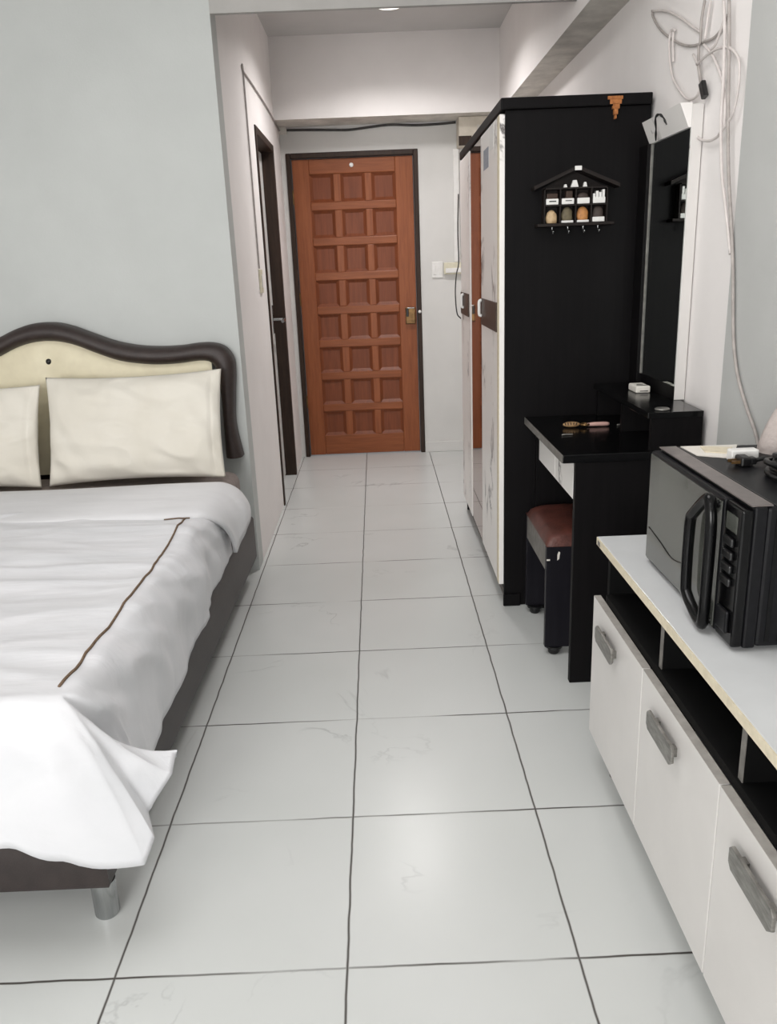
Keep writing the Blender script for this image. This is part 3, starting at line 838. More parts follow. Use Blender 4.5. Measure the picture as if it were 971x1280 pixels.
# ------------------------------------------------------------------ house-shaped hook shelf on the wardrobe side
ys0, ys1 = wy0 - 0.048, wy0 - 0.0005
hs = empty('hook_shelf', (0.69, ys1, 1.40), 'dark house-shaped wooden hook shelf hanging on the wardrobe side', 'wall shelf')
sx = [0.580, 0.6325, 0.685, 0.7375, 0.790]
link('back_board', B(0.578, 0.792, ys1 - 0.004, ys1, 1.405, 1.525), M['shelf_brown'], hs)
bm = bmesh.new(); prism(bm, [(0.578, 1.5255), (0.792, 1.5255), (0.685, 1.578)], 1, ys1 - 0.004, ys1); link('gable_board', bm, M['shelf_brown'], hs)
for z in (1.4655, 1.5185): link('shelf_board', B(0.582, 0.788, ys0, ys1 - 0.0045, z, z + 0.005), M['shelf_brown'], hs)
for x in sx: link('divider', B(x - 0.0022, x + 0.0022, ys0 + 0.001, ys1 - 0.0045, 1.4125, 1.5185), M['shelf_brown'], hs)
link('base_board', B(0.555, 0.815, ys0 - 0.008, ys1, 1.401, 1.4115, bev=0.002), M['shelf_brown'], hs)
for s in (-1, 1):
    bm = bmesh.new()
    pts = [(0.685, 1.590), (0.685, 1.578), (0.685 + s * 0.143, 1.518), (0.685 + s * 0.143, 1.530)]
    prism(bm, pts, 1, ys0 - 0.012, ys1 - 0.0001)
    link('roof_board', bm, M['shelf_brown'], hs)
for x in (0.607, 0.660, 0.712, 0.762):
    bm = bmesh.new(); tube(bm, smooth_path([(x, ys0 + 0.006, 1.4015), (x, ys0 + 0.004, 1.39), (x, ys0 - 0.008, 1.378), (x, ys0 - 0.016, 1.386)], 5), 0.0028, 8)
    link('hook', bm, M['chrome'], hs, True)
def tiny_pot(x, z, m, label, w=0.021, top='dark'):
    o = empty('miniature_house', (x, ys0 + 0.012, z), label, 'ornament', 'white miniatures in the upper row of the hook shelf')
    yb0, yb1 = ys0 + 0.004, ys0 + 0.03
    link('body', B(x - w, x + w, yb0, yb1, z, z + 0.019, bev=0.002), M['white_pl'], o)
    if top == 'flat':
        link('roof', B(x - w * .9, x + w * .9, yb0 + 0.002, yb1, z + 0.019, z + 0.036, bev=0.003), M['brown_inlay'], o)
        link('sign', B(x - w * .5, x + w * .6, yb0 - 0.001, yb0 + 0.001, z + 0.009, z + 0.0125), M['black_pl'], o)
    elif top == 'tower':
        link('tower', B(x - w * .3, x + w * .75, yb0 + 0.002, yb1, z + 0.019, z + 0.042, bev=0.002), M['brown_inlay'], o)
        link('sign', B(x - w * .4, x + w * .6, yb0 - 0.001, yb0 + 0.001, z + 0.010, z + 0.0125), M['black_pl'], o)
    elif top == 'dome':
        bm = bmesh.new(); lathe(bm, [(w * .95, 0), (w * .9, 0.008), (w * .6, 0.014), (0.002, 0.017)], (x, (yb0 + yb1) / 2, z + 0.019), 'z', 16); bmesh.ops.scale(bm, vec=(1, 0.55, 1), space=Matrix.Translation((-x, -(yb0 + yb1) / 2, 0)), verts=bm.verts[:]); link('roof', bm, M['darkstone'], o, True)
    else:
        bm = bmesh.new()
        for k, hgt in enumerate((0.012, 0.02, 0.016, 0.024)):
            box(bm, x - w + k * w * .5, x - w + (k + .8) * w * .5, yb0 + 0.002, yb1, z + 0.0185, z + 0.019 + hgt, 0.001)
        link('gables', bm, M['white_pl'], o)
zr1, zr2 = 1.4707, 1.4117
tiny_pot((sx[0] + sx[1]) / 2, zr1, None, 'white miniature house with flat brown roof, leftmost in the upper shelf row', top='flat')
tiny_pot((sx[1] + sx[2]) / 2, zr1, None, 'white miniature house with brown tower, second in the upper shelf row', top='tower')
tiny_pot((sx[2] + sx[3]) / 2, zr1, None, 'white miniature house with dark domed roof, third in the upper shelf row', top='dome')
tiny_pot((sx[3] + sx[4]) / 2, zr1, None, 'white miniature house with pointed white gables, rightmost in the upper shelf row', top='gables')
def stone(x, z, m, label, base=True, seed=0):
    o = empty('shell_ornament', (x, ys0 + 0.016, z), label, 'ornament', 'shell ornaments in the lower row of the hook shelf')
    y = ys0 + 0.018
    if base: link('stand', B(x - 0.0205, x + 0.0205, y - 0.013, y + 0.013, z, z + (0.016 if base == 2 else 0.008), bev=0.002), M['white_pl'], o)
    bm = bmesh.new()
    zz = z + (0.008 if base else 0.0)
    bmesh.ops.create_icosphere(bm, subdivisions=3, radius=1.0)
    for v in bm.verts:
        k = 1 + 0.12 * nz(v.co.x * 2 + seed, v.co.y * 2, v.co.z * 2)
        ridg = 1 + 0.05 * math.sin(math.atan2(v.co.x, v.co.z + 1.2) * 16)
        zc = v.co.z if v.co.z > -0.55 else -0.55
        v.co = Vector((x + v.co.x * 0.0195 * k * ridg, y + v.co.y * 0.011 * k, zz + 0.0155 + (zc + 0.0) * 0.028))
    link('shell', bm, m, o, True)
stone((sx[0] + sx[1]) / 2, zr2, M['tan'], 'pale tan shell ornament, leftmost in the lower shelf row', 0, 1)
stone((sx[1] + sx[2]) / 2, zr2, M['olive'], 'olive grey shell ornament on white base, second in the lower shelf row', 1, 4)
stone((sx[2] + sx[3]) / 2, zr2, M['amber'], 'orange shell ornament on white base, third in the lower shelf row', 1, 7)
stone((sx[3] + sx[4]) / 2, zr2, M['darkstone'], 'dark brown shell ornament on white base, rightmost in the lower shelf row', 2, 9)
def bell(x, w, h, label, name='paper_bell'):
    bm = bmesh.new(); prism(bm, [(x - w, 1.5237), (x + w, 1.5237), (x + w * .45, 1.5237 + h), (x - w * .45, 1.5237 + h)], 1, ys0 + 0.006, ys0 + 0.02, 0.001)
    tagp(link(name, bm, M['white_pl'], origin=(x, ys0 + 0.013, 1.5237)), label, 'ornament')
bell(0.650, 0.0065, 0.010, 'tiny white ornament left of the middle one under the shelf roof')
bell(0.681, 0.013, 0.022, 'largest white ornament, in the middle under the shelf roof')
bell(0.716, 0.007, 0.015, 'tiny white ornament right of the middle one under the shelf roof')
bm = bmesh.new(); box(bm, 0.675, 0.698, ys0 - 0.0145, ys0 - 0.0122, 1.574, 1.5875, 0.001)
pk = link('peak_plate', bm, M['white_pl'], hs); pk['label'] = 'small white plate at the roof peak'

# ------------------------------------------------------------------ dressing table with mirror
ty0, ty1 = 2.31, 2.918
tb = empty('dressing_table', (0.74, 2.6, 0), 'black dressing table with marble-front drawers and tall mirror beside the wardrobe', 'dressing table')
link('side_panel', B(0.5675, XR - 0.016, ty0, ty0 + 0.025, 0.0, 0.722, bev=0.0015), M['black'], tb)
link('side_panel', B(0.565, XR - 0.016, ty1 - 0.02, ty1, 0.0, 0.722, bev=0.0015), M['black'], tb)
link('back_panel', B(XR - 0.03, XR - 0.018, ty0 + 0.026, ty1 - 0.021, 0.25, 0.722), M['black_in'], tb)
tp = link('table_top', B(0.528, XR - 0.016, ty0 - 0.006, ty1 + 0.012, 0.7225, 0.748, bev=0.002), M['black_gl'], tb)
sub_link('edge_band', B(0.5255, 0.528, ty0 - 0.004, ty1 + 0.010, 0.7235, 0.747), M['grey_edge'], tp)
link('drawer_box', B(0.585, 0.90, ty0 + 0.026, ty1 - 0.021, 0.632, 0.7215), M['black_in'], tb)
for a, b in ((ty0 + 0.0265, 2.588), (2.592, 2.855)):
    link('drawer', B(0.567, 0.5845, a, b, 0.604, 0.7205, bev=0.0015), M['marble'], tb)
link('filler', B(0.570, 0.5845, 2.858, ty1 - 0.021, 0.604, 0.7215), M['black'], tb)
# raised shelf at the back
hx0 = 0.772
link('raised_shelf', B(hx0, XR - 0.016, ty0 - 0.002, ty1 - 0.001, 0.844, 0.862, bev=0.002), M['black_gl'], tb)
link('raised_shelf_support', B(hx0 + 0.012, XR - 0.016, ty0 + 0.002, ty0 + 0.018, 0.7485, 0.8435), M['black'], tb)
link('raised_shelf_support', B(hx0 + 0.012, XR - 0.016, 2.60, 2.616, 0.7485, 0.8435), M['black'], tb)
link('raised_shelf_support', B(hx0 + 0.012, XR - 0.016, ty1 - 0.02, ty1 - 0.004, 0.7485, 0.8435), M['black'], tb)
link('raised_shelf_back', B(XR - 0.026, XR - 0.016, ty0 + 0.0185, ty1 - 0.0205, 0.7485, 0.8435), M['black_in'], tb)
# mirror upright: black board, mirror glass, marble header box
mb = link('mirror_board', B(0.915, XR - 0.003, 2.502, 2.830, 0.8625, 1.700, bev=0.001), M['white_lam'], tb)
link('mirror_base', B(0.912, 0.9148, 2.504, 2.828, 0.8625, 0.9045), M['black'], tb)
link('mirror_stile', B(0.898, XR - 0.003, 2.832, 2.916, 0.8625, 1.640, bev=0.001), M['black'], tb)
sub_link('mirror_glass', B(0.9125, 0.9148, 2.503, 2.8285, 0.905, 1.6385), M['mirror'], mb)
sub_link('mirror_edge', B(0.908, 0.9148, 2.8287, 2.8312, 0.905, 1.6385), M['grey_edge'], mb)
bm = bmesh.new()
prism(bm, [(0.907, 1.6395), (0.879, 1.704), (0.9148, 1.704), (0.9148, 1.6395)], 1, 2.503, 2.845, 0.001)
hd = link('mirror_header', bm, M['marble'], tb)
def hpt(y, t): return (0.9058 - 0.0278 * t, 2.503 + (y - 2.598) * 1.093, 1.6405 + 0.0630 * t)
bm = bmesh.new()
tube(bm, smooth_path([hpt(2.848, 0.03), hpt(2.815, 0.5), hpt(2.79, 0.93), hpt(2.755, 0.97), hpt(2.735, 0.75), hpt(2.73, 0.45)], 8), [0.0025 + 0.002 * math.sin(k * 0.4) ** 2 for k in range(41)], 6)
sub_link('dark_mark', bm, M['black_pl'], hd, True)

# things on the dressing table
o = empty('hairbrush', (0.69, 2.76, 0.748), 'brown and pink hairbrush lying on the black dressing table top', 'hairbrush')
zt = 0.7485
bm = bmesh.new(); tube(bm, smooth_path([(0.698, 2.70, zt + 0.008), (0.73, 2.70, zt + 0.009), (0.772, 2.70, zt + 0.008)], 5), [0.005, 0.006, 0.0065, 0.007, 0.007, 0.007, 0.007, 0.0075, 0.0075, 0.007, 0.005], 10); link('handle', bm, M['pink'], o, True)
bm = bmesh.new()
bmesh.ops.create_icosphere(bm, subdivisions=2, radius=1.0)
for v in bm.verts: v.co = Vector((0.645 + v.co.x * 0.030, 2.705 + v.co.y * 0.018, zt + 0.010 + v.co.z * 0.0095))
link('head', bm, M['tan_pl'], o, True)
bm = bmesh.new(); tube(bm, [(0.69 + 0.0125 * math.cos(a), 2.70 + 0.0125 * math.sin(a), zt + 0.009) for a in [2 * PI * k / 20 for k in range(20)]], 0.004, 8, closed=True); link('ring', bm, M['brass'], o, True)
bm = bmesh.new()
for k in range(5): tube(bm, [(0.622 + k * 0.009, 2.69, zt + 0.012), (0.618 + k * 0.010, 2.682, zt + 0.020)], 0.0016, 5)
link('bristles', bm, M['darkstone'], o)
for (x, y, a, lab) in ((0.815, 2.70, 0.1, 'small silvery hairpin beside the hairbrush handle'), (0.60, 2.575, 0.2, 'small silvery hairpin near the front edge of the dressing table')):
    bm = bmesh.new(); tube(bm, smooth_path([(x - 0.016, y, zt + 0.0025), (x, y + 0.003, zt + 0.0025), (x + 0.018, y + 0.002, zt + 0.0025), (x + 0.016, y + 0.007, zt + 0.0025), (x - 0.012, y + 0.008, zt + 0.0025)], 4), 0.002, 6)
    tagp(link('hairpin', bm, M['handle_grey'], smooth=True, origin=(x, y, zt)), lab, 'hairpin')
o = empty('white_packet', (0.875, 2.69, 0.862), 'small white packet with black stripes on the raised shelf under the mirror', 'packet')
bm = B(0.845, 0.893, 2.66, 2.745, 0.8625, 0.885, bev=0.004); link('packet_body', bm, M['paper'], o)
for q in ((0.858, 0.885, 2.6592, 2.6602, 0.868, 0.8705), (0.852, 0.89, 2.676, 2.681, 0.885, 0.8862), (0.86, 0.88, 2.70, 2.706, 0.885, 0.8862)):
    link('packet_stripe', B(*q), M['black_pl'], o)
bm = bmesh.new(); lathe(bm, [(0.020, 0.0), (0.022, 0.003), (0.018, 0.006), (0.006, 0.007)], (0.825, 2.345, 0.8625), 'z', 20)
tagp(link('round_lid', bm, M['handle_grey'], smooth=True, origin=(0.825, 2.345, 0.8625)), 'flat silvery lid at the near end of the raised shelf', 'lid')

# ------------------------------------------------------------------ stool
sx0, sx1, sy0, sy1 = 0.527, 0.862, 2.505, 2.885
st = empty('stool', ((sx0 + sx1) / 2, (sy0 + sy1) / 2, 0), 'black stool with worn red-brown padded seat under the dressing table', 'stool')
for y in (sy0, sy1 - 0.022):
    link('end_panel', B(sx0, sx1, y, y + 0.022, 0.03, 0.392, bev=0.002), M['black_stool'], st)
ap = link('apron', B(sx0 + 0.001, sx0 + 0.017, sy0 + 0.0225, sy1 - 0.0225, 0.305, 0.392), M['grey_edge'], st)
ap['label'] = 'worn grey apron'
link('apron', B(sx1 - 0.017, sx1 - 0.001, sy0 + 0.0225, sy1 - 0.0225, 0.305, 0.392), M['black_stool'], st)
link('stretcher', B(sx0 + 0.16, sx0 + 0.175, sy0 + 0.0225, sy1 - 0.0225, 0.06, 0.12), M['black_stool'], st)
bm = bmesh.new()
nu = 24
rowsg = []
def seatp(u, v):
    # rounded padded cushion; u, v in -1..1
    e = (max(0, 1 - abs(u) ** 5) * max(0, 1 - abs(v) ** 5)) ** 0.45
    z = 0.396 + 0.046 * e + 0.004 * nz(u * 2, v * 2, 2)
    return Vector(((sx0 + sx1) / 2 + u * (sx1 - sx0) / 2 * 1.0, (sy0 + sy1) / 2 + v * (sy1 - sy0) / 2, z))
rowsg = [[seatp(-1 + 2 * i / nu, -1 + 2 * j / nu) for i in range(nu + 1)] for j in range(nu + 1)]
Vv = grid(bm, rowsg)
ring = Vv[0] + [r[-1] for r in Vv[1:]] + Vv[-1][-2::-1] + [r[0] for r in Vv[-2:0:-1]]
low = [bm.verts.new((v.co.x, v.co.y, 0.3925)) for v in ring]
n = len(ring)
for k in range(n): bm.faces.new((ring[k], ring[(k + 1) % n], low[(k + 1) % n], low[k]))
bm.faces.new(low)
link('seat', bm, M['leather_red'], st, True, angle=50)
bm = bmesh.new(); prism(bm, [(sx0 + 0.036, 0.345), (sx0 + 0.042, 0.350), (sx0 + 0.045, 0.373), (sx0 + 0.040, 0.376), (sx0 + 0.036, 0.365)], 1, sy0 - 0.0012, sy0 + 0.001)
link('scuff', bm, M['paper'], st)['label'] = 'white chipped spot'
link('scuff', B(sx0 + 0.001, sx0 + 0.012, sy0 - 0.0012, sy0 + 0.001, 0.345, 0.350), M['paper'], st)['label'] = 'small white chipped spot at the corner'
for x in (sx0 + 0.035, sx1 - 0.035):
    for y in (sy0 + 0.020, sy1 - 0.020):
        bm = bmesh.new(); lathe(bm, [(0.016, 0.0), (0.02, 0.006), (0.02, 0.018), (0.03, 0.024), (0.03, 0.0305)], (x, y, 0), 'z', 14); link('foot', bm, M['black_pl'], st, True, angle=35)

# ------------------------------------------------------------------ television cabinet
cx0, cx1, cy0, cy1 = 0.532, XR - 0.014, 0.715, 1.885
tv = empty('television_cabinet', ((cx0 + cx1) / 2, (cy0 + cy1) / 2, 0), 'long low white cabinet with three doors and open black niche under the microwave', 'cabinet')
tt = link('cabinet_top', B(cx0 - 0.004, cx1, cy0 - 0.012, cy1 + 0.022, 0.612, 0.632, bev=0.0015), M['white_top'], tv)
sub_link('edge_band', B(cx0 - 0.006, cx0 - 0.004, cy0 - 0.011, cy1 + 0.021, 0.6125, 0.6315), M['cream_edge'], tt)
sub_link('corner_mark', B(cx0 - 0.0068, cx0 - 0.0058, cy1 - 0.01, cy1 + 0.01, 0.615, 0.626), M['grey_edge'], tt)
for y0, y1 in ((cy0, cy0 + 0.018), (cy1 - 0.045, cy1 - 0.027)):
    sp = link('side_panel', B(cx0 + 0.012, cx1 - 0.002, y0, y1, 0.09, 0.6118), M['black_in'], tv)
link('shelf_board', B(cx0 + 0.004, cx1 - 0.012, cy0 + 0.0185, cy1 - 0.0455, 0.486, 0.503), M['black_in'], tv)
link('niche_back', B(cx1 - 0.011, cx1 - 0.002, cy0 + 0.0185, cy1 - 0.0455, 0.09, 0.6118), M['black_in'], tv)
for y in (1.452, 1.08):
    dv = link('niche_divider', B(cx0 + 0.010, cx1 - 0.012, y, y + 0.015, 0.5035, 0.6115), M['black_in'], tv)
    sub_link('edge_band', B(cx0 + 0.0085, cx0 + 0.010, y, y + 0.015, 0.5035, 0.6115), M['grey_edge'], dv)
link('bottom_panel', B(cx0 + 0.004, cx1 - 0.012, cy0 + 0.0185, cy1 - 0.0455, 0.092, 0.107), M['white_lam'], tv)
dw = (cy1 - cy0) / 3
for k in range(3):
    y1 = cy1 - k * dw; y0 = y1 - dw
    dd = link('door', B(cx0 - 0.014, cx0 + 0.0035, y0 + 0.002, y1 - 0.002, 0.1, 0.483, bev=0.0015), M['white_lam'], tv)
    sub_link('top_edge', B(cx0 - 0.0138, cx0 + 0.003, y0 + 0.003, y1 - 0.003, 0.4832, 0.4842), M['edge_light'], dd)
    hy1 = y0 + dw * 0.78; hy0 = y0 + dw * 0.42
    bm = bmesh.new()
    # slanted flat pull with chamfered ends
    prof = [(hy0, 0.412), (hy0 + 0.012, 0.402), (hy1 - 0.01, 0.402), (hy1, 0.412), (hy1, 0.436), (hy1 - 0.008, 0.444), (hy0 + 0.008, 0.444), (hy0, 0.436)]
    prism(bm, prof, 0, cx0 - 0.032, cx0 - 0.025, 0.002)
    for yy in (hy0 + 0.025, hy1 - 0.025): box(bm, cx0 - 0.0255, cx0 - 0.0139, yy - 0.008, yy + 0.008, 0.414, 0.432)
    sub_link('handle', bm, M['handle_grey'], dd)
for x in (cx0 + 0.045, cx1 - 0.06):
    for y in (cy0 + 0.04, cy1 - 0.068):
        bm = bmesh.new(); lathe(bm, [(0.018, 0.0), (0.018, 0.012), (0.012, 0.02), (0.016, 0.0915)], (x, y, 0), 'z', 16); link('foot', bm, M['brown_inlay'], tv, True, angle=35)

# ------------------------------------------------------------------ microwave oven
mx0, mx1, my0, my1, mz0, mz1 = 0.602, 0.925, 1.268, 1.730, 0.640, 0.893
mw = empty('microwave_oven', ((mx0 + mx1) / 2, (my0 + my1) / 2, 0.632), 'black microwave oven with arched door handle on the white cabinet', 'microwave')
link('body', B(mx0 + 0.03, mx1, my0, my1, mz0, mz1, bev=0.006), M['mw_body'], mw)
link('front_surround', B(mx0 + 0.008, mx0 + 0.0305, my0 - 0.001, my1 + 0.001, mz0 - 0.002, mz1 + 0.001, bev=0.004), M['mw_body'], mw)
link('top_strip', B(mx0 + 0.004, mx0 + 0.040, my0 + 0.004, my1 - 0.004, mz1 + 0.0012, mz1 + 0.0035), M['mw_strip'], mw)['label'] = 'pinkish grey strip along the top front edge'
link('seam', B(mx0 + 0.045, mx0 + 0.048, my0 + 0.004, my1 - 0.004, mz1 - 0.001, mz1 + 0.0015), M['black_pl'], mw)
yd = my0 + 0.072
dr = link('door', B(mx0 - 0.012, mx0 + 0.0075, yd, my1 - 0.001, mz0 + 0.0, mz1 - 0.004, bev=0.005), M['mw_body'], mw)
sub_link('door_glass', B(mx0 - 0.0138, mx0 - 0.0118, yd + 0.006, my1 - 0.006, mz0 + 0.006, mz1 - 0.010, bev=0.0008), M['mw_door'], dr)
# moulded wave line and badge-like glint on the door glass
bm = bmesh.new(); tube(bm, smooth_path([(mx0 - 0.0142, my1 - 0.02, mz0 + 0.078), (mx0 - 0.0142, my1 - 0.10, mz0 + 0.068), (mx0 - 0.0142, my1 - 0.17, mz0 + 0.058), (mx0 - 0.0142, my1 - 0.24, mz0 + 0.072)], 6), 0.0014, 6)
sub_link('glass_line', bm, M['black_gl'], dr, True)
# handle: a closed five-cornered loop, pointed at the top
hl = [(my0 + 0.100, mz1 - 0.010), (my0 + 0.155, mz1 - 0.052), (my0 + 0.172, mz1 - 0.080), (my0 + 0.172, mz0 + 0.060), (my0 + 0.158, mz0 + 0.032), (my0 + 0.094, mz0 + 0.008), (my0 + 0.080, mz0 + 0.024), (my0 + 0.078, mz0 + 0.10), (my0 + 0.078, mz1 - 0.06), (my0 + 0.086, mz1 - 0.022)]
bm = bmesh.new()
cy_ = sum(p[0] for p in hl) / len(hl); cz_ = (mz0 + mz1) / 2
loop = smooth_path([(mx0 - 0.03, y, z) for y, z in hl], 5, closed=True)
tube(bm, loop, 0.0105, 12, closed=True)
for (y, z) in ((my0 + 0.092, mz1 - 0.018), (my0 + 0.094, mz0 + 0.012)):
    tube(bm, [(mx0 - 0.03, y, z), (mx0 - 0.011, y, z)], 0.008, 10)
sub_link('handle', bm, M['black_gl'], dr, True, angle=60)
cpn = link('control_panel', B(mx0 - 0.012, mx0 + 0.0075, my0, yd - 0.002, mz0, mz1 - 0.004, bev=0.004), M['black_gl'], mw)
for k in range(4):
    bm = bmesh.new(); box(bm, mx0 - 0.019, mx0 - 0.0118, my0 + 0.018, my0 + 0.055, mz1 - 0.075 - k * 0.024, mz1 - 0.060 - k * 0.024, 0.003); sub_link('button', bm, M['black_pl'], cpn)
bm = bmesh.new(); box(bm, mx0 - 0.019, mx0 - 0.0118, my0 + 0.014, my0 + 0.058, mz0 + 0.02, mz0 + 0.062, 0.004); sub_link('door_release', bm, M['mw_body'], cpn)
sub_link('display', B(mx0 - 0.0128, mx0 - 0.0118, my0 + 0.014, my0 + 0.058, mz1 - 0.05, mz1 - 0.02), M['mw_door'], cpn)
for x in (mx0 + 0.04, mx1 - 0.04):
    for y in (my0 + 0.05, my1 - 0.05):
        bm = bmesh.new(); lathe(bm, [(0.014, 0.0), (0.016, 0.003), (0.016, 0.0082)], (x, y, 0.632), 'z', 14); link('foot', bm, M['black_pl'], mw, True, angle=40)
# louvre slots on the near side
for k in range(3):
    y = my0
    link('side_groove', B(mx0 + 0.045 + k * 0.022, mx0 + 0.053 + k * 0.022, my0 - 0.0012, my0 + 0.001, mz0 + 0.01, mz1 - 0.012), M['black_gl'], mw)

# things lying on the microwave
zt = mz1 + 0.0038
def sheet(name, pts, z, label, cat, m):
    bm = bmesh.new()
    prism(bm, pts, 2, z, z + 0.002)
    return tagp(link(name, bm, m, origin=(pts[0][0], pts[0][1], z)), label, cat)
zt = mz1 + 0.0006
sheet('paper_sheet', [(0.655, 1.64), (0.715, 1.605), (0.775, 1.722), (0.652, 1.726)], zt, 'white paper sheet lying flat at the far end of the microwave top', 'paper', M['paper'])
sheet('folded_leaflet', [(0.680, 1.660), (0.720, 1.640), (0.750, 1.690), (0.690, 1.712)], zt + 0.0022, 'cream folded leaflet lying on the white paper sheet', 'paper', M['cream_edge'])

o = empty('power_adapter', (0.728, 1.605, mz1), 'white power adapter on the microwave top beside the papers', 'adapter')
link('adapter_body', B(0.700, 0.756, 1.577, 1.602, mz1 + 0.0005, mz1 + 0.024, bev=0.003), M['white_pl'], o)
o = empty('black_plug', (0.715, 1.545, mz1), 'black plug with short cable in front of the white adapter', 'plug')
bm = bmesh.new(); box(bm, 0.700, 0.722, 1.530, 1.565, mz1 + 0.0005, mz1 + 0.020, 0.004); box(bm, 0.722, 0.735, 1.538, 1.557, mz1 + 0.003, mz1 + 0.017, 0.003)
link('plug_body', bm, M['black_pl'], o)
bm = bmesh.new()
for y in (1.538, 1.555): box(bm, 0.684, 0.7005, y - 0.002, y + 0.002, mz1 + 0.007, mz1 + 0.013)
link('prong', bm, M['brass'], o)
bm = bmesh.new(); tube(bm, smooth_path([(0.734, 1.547, mz1 + 0.010), (0.76, 1.555, mz1 + 0.012), (0.785, 1.56, mz1 + 0.010), (0.80, 1.535, mz1 + 0.008), (0.815, 1.50, mz1 + 0.0065)], 6), 0.0045, 8); link('lead', bm, M['black_pl'], o, True)
# coiled black cable: one helix of loose turns
bm = bmesh.new()
pts = []
for k in range(0, 151):
    a = 2 * PI * k / 25
    lay = k / 150
    r = 0.052 + 0.007 * math.sin(a * 0.31 + 1) + 0.004 * math.sin(k * 0.9)
    pts.append((0.772 + r * math.cos(a), 1.435 + r * 1.05 * math.sin(a), mz1 + 0.007 + 0.034 * lay + 0.003 * math.sin(a * 1.5)))
tube(bm, pts, 0.0055, 8)
tagp(link('coiled_cable', bm, M['black_pl'], smooth=True, origin=(0.772, 1.435, mz1)), 'black coiled power cable lying on the microwave at the right edge', 'cable')
# pale bag behind the coil
bm = bmesh.new()
rowsg = []
for j in range(15):
    t = j / 14
    r = []
    cxx = 0.848 + 0.045 * t ** 1.5
    for i in range(25):
        a = 2 * PI * i / 24
        w = 0.060 * (1 - 0.55 * t ** 1.8) * (1 + 0.08 * nz(math.cos(a) * 2, math.sin(a) * 2, t * 2))
        r.append((cxx + w * math.cos(a) * (0.80 if math.cos(a) > 0 else 1.0), 1.650 + w * 0.8 * math.sin(a), mz1 + 0.001 + 0.15 * t))
    rowsg.append(r)
V = grid(bm, rowsg)
bmesh.ops.remove_doubles(bm, verts=bm.verts[:], dist=1e-5)
es = [e for e in bm.edges if e.is_boundary]
bmesh.ops.holes_fill(bm, edges=es, sides=0)
tagp(link('pale_bag', bm, M['pale_bag'], smooth=True, origin=(0.86, 1.62, mz1), angle=60), 'pale pinkish bag on the microwave, cut off by the right edge of photo', 'bag')

# ------------------------------------------------------------------ cables on the right wall (points on the wall: y, z)
WIRES = {
    'leaf': [ (3.002, 2.060), (2.992, 2.041), (2.922, 1.991), (2.822, 1.941), (2.705, 1.894), (2.611, 1.869), (2.536, 1.860), (2.456, 1.853), (2.403, 1.865), (2.374, 1.886)],
    'leaftop': [ (2.999, 2.060), (2.849, 2.019), (2.718, 1.966), (2.621, 1.920), (2.558, 1.892)],
    'B': [ (2.521, 1.960), (2.535, 1.919), (2.535, 1.863), (2.543, 1.851), (2.535, 1.800), (2.516, 1.764), (2.494, 1.744)],
    'B2': [ (2.485, 1.950), (2.494, 1.922), (2.501, 1.887), (2.508, 1.861)],
    'C': [ (2.759, 1.946), (2.789, 1.953), (2.801, 1.938), (2.801, 1.907), (2.785, 1.860), (2.749, 1.810), (2.668, 1.756), (2.601, 1.727), (2.541, 1.726), (2.526, 1.752), (2.548, 1.803), (2.590, 1.842)],
    'C2': [ (2.759, 1.945), (2.773, 1.944), (2.773, 1.916), (2.760, 1.859)],
    'D': [ (2.504, 1.847), (2.460, 1.822), (2.415, 1.788), (2.358, 1.730), (2.328, 1.674), (2.325, 1.616), (2.359, 1.595), (2.424, 1.592), (2.499, 1.611), (2.547, 1.653), (2.571, 1.716)],
    'E': [ (2.536, 1.806), (2.458, 1.813), (2.383, 1.811), (2.310, 1.794), (2.256, 1.760), (2.241, 1.722), (2.242, 1.681), (2.262, 1.636), (2.308, 1.610), (2.341, 1.598)],
    'F': [ (2.367, 1.917), (2.352, 1.866), (2.342, 1.815), (2.331, 1.728), (2.328, 1.647), (2.317, 1.578), (2.292, 1.489), (2.248, 1.399), (2.200, 1.292)],
    'F2': [ (2.338, 1.910), (2.319, 1.810), (2.302, 1.709), (2.276, 1.572), (2.255, 1.485), (2.214, 1.362), (2.179, 1.240), (2.144, 1.081), (2.10, 0.99), (2.03, 0.915), (1.96, 0.85), (1.91, 0.74), (1.895, 0.64)],
    'G': [ (2.674, 1.727), (2.649, 1.703), (2.613, 1.675)],
    'H': [ (2.362, 1.881), (2.391, 1.849), (2.414, 1.828), (2.441, 1.821)],
}
def wall_cable(key, r, m, x=None):
    bm = bmesh.new()
    pts = WIRES[key]
    P = []
    for k, (y, z) in enumerate(pts):
        xx = (XR - r - 0.0015) if y > 2.215 else (XR - 0.012 - r - 0.0015)
        if x is not None: xx = x
        P.append((xx, y, z))
    tube(bm, smooth_path(P, 8), r, 8)
    return bm
wc = empty('coiled_wall_cable', (XR - 0.01, 2.55, 2.1), 'tangled bundle of white cable loops hanging high on the right wall', 'cable')
for key, xo in (('leaf', 0.0), ('leaftop', 0.002), ('C', 0.005), ('C2', 0.004), ('D', 0.009), ('E', 0.013), ('H', 0.011), ('G', 0.0)):
    link('cable_loop', wall_cable(key, 0.0036, M['cable'], XR - 0.006 - xo), M['cable_g'] if key in ('leaf',) else M['cable'], wc, True)
link('cable_run', wall_cable('B', 0.004, None, XR - 0.014), M['cable_g'], wc, True)
link('cable_run', wall_cable('B2', 0.004, None, XR - 0.012), M['cable'], wc, True)
bm = bmesh.new()
prism(bm, [(2.505, 1.748), (2.482, 1.755), (2.452, 1.712), (2.475, 1.705)], 0, XR - 0.024, XR - 0.010, 0.003)
lj = link('cable_connector', bm, M['black_pl'], wc); lj['label'] = 'small black connector'
bm = wall_cable('F', 0.0045, None, XR - 0.0225)
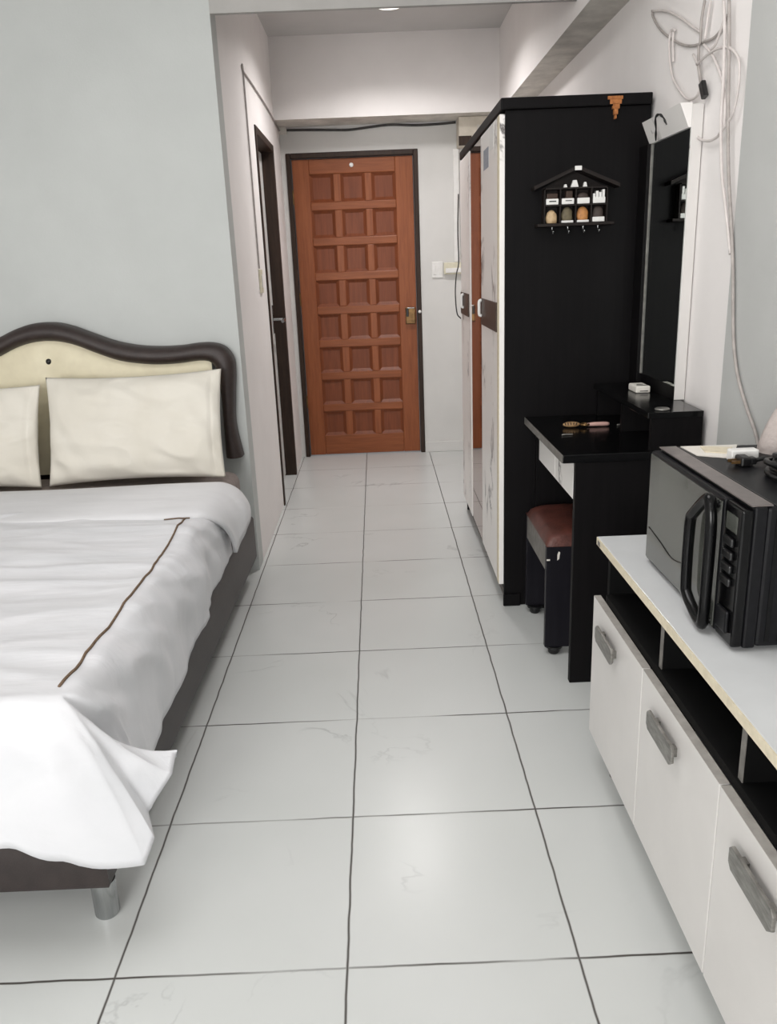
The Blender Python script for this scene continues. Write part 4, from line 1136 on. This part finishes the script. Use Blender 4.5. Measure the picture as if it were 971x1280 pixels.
tagp(link('hanging_wall_cable', bm, M['cable'], smooth=True, origin=(XR - 0.02, 2.3, 1.3)), 'white cable hanging straight down beside the loops, ending at mid wall', 'cable')
bm = wall_cable('F2', 0.0045, None, XR - 0.020)
tagp(link('hanging_wall_cable', bm, M['cable_g'], smooth=True, origin=(XR - 0.02, 2.25, 1.2)), 'longest grey cable hanging down the right wall to the microwave', 'cable')

# ------------------------------------------------------------------ light
w = bpy.data.worlds.new('daylight'); SC.world = w
w.use_nodes = True
nt = w.node_tree
bg = nt.nodes['Background']
sky = nt.nodes.new('ShaderNodeTexSky')
sky.sky_type = 'HOSEK_WILKIE'
sky.sun_direction = (-0.5, -0.6, 0.62)
sky.turbidity = 6.0
mixw = nt.nodes.new('ShaderNodeMixRGB'); mixw.inputs['Fac'].default_value = 0.75
mixw.inputs['Color2'].default_value = (0.93, 0.96, 1.0, 1)
nt.links.new(sky.outputs['Color'], mixw.inputs['Color1'])
nt.links.new(mixw.outputs['Color'], bg.inputs['Color'])
bg.inputs['Strength'].default_value = 1.0

def area(name, loc, rot, sx, sy, power, col=(1, 1, 1), spread=180):
    l = bpy.data.lights.new(name, 'AREA'); l.shape = 'RECTANGLE'; l.size = sx; l.size_y = sy
    l.energy = power; l.color = col; l.spread = math.radians(spread)
    o = bpy.data.objects.new(name, l); COL.objects.link(o)
    o.location = loc; o.rotation_euler = rot
    return o
# daylight through the balcony opening behind the camera
area('balcony_daylight', (-1.5, YW - 0.2, 1.5), (math.radians(91), 0, math.radians(-9)), 1.7, 1.7, 143, (1.0, 0.985, 0.97))
# corridor lamp
cl = area('corridor_lamp_light', (0.13, 4.67, ZC - 0.08), (0, 0, 0), 0.28, 0.28, 15, (1.0, 0.965, 0.955), 150)
cl.data.specular_factor = 0.25
cl.data.shape = 'DISK'
# added ambient fill over the main room, no fixture (above the frame)
area('room_fill_light', (-0.2, 1.5, ZC - 0.02), (0, 0, 0), 1.2, 1.2, 23, (1.0, 0.98, 0.97))

# ------------------------------------------------------------------ camera (fitted to the floor grid and the vertical edges)
f_px, pitch, roll, yaw, hcam = 1013.51, 0.295688, 0.040145, 0.0051727, 1.29924
fwd = Vector((math.sin(yaw) * math.cos(pitch), math.cos(yaw) * math.cos(pitch), -math.sin(pitch)))
rt = Vector((math.cos(yaw), -math.sin(yaw), 0))
dn = fwd.cross(rt)
right = rt * math.cos(roll) + dn * math.sin(roll)
down = -rt * math.sin(roll) + dn * math.cos(roll)
cam = bpy.data.cameras.new('camera'); co = bpy.data.objects.new('camera', cam); COL.objects.link(co)
cam.sensor_fit = 'HORIZONTAL'; cam.sensor_width = 36.0; cam.lens = f_px * 36.0 / 971.0
cam.clip_start = 0.02
R = Matrix((right, -down, -fwd)).transposed().to_4x4()
co.matrix_world = Matrix.Translation((0, 0, hcam)) @ R
SC.camera = co
SC.view_settings.view_transform = 'Standard'
SC.view_settings.look = 'None'
SC.view_settings.exposure = 0.0
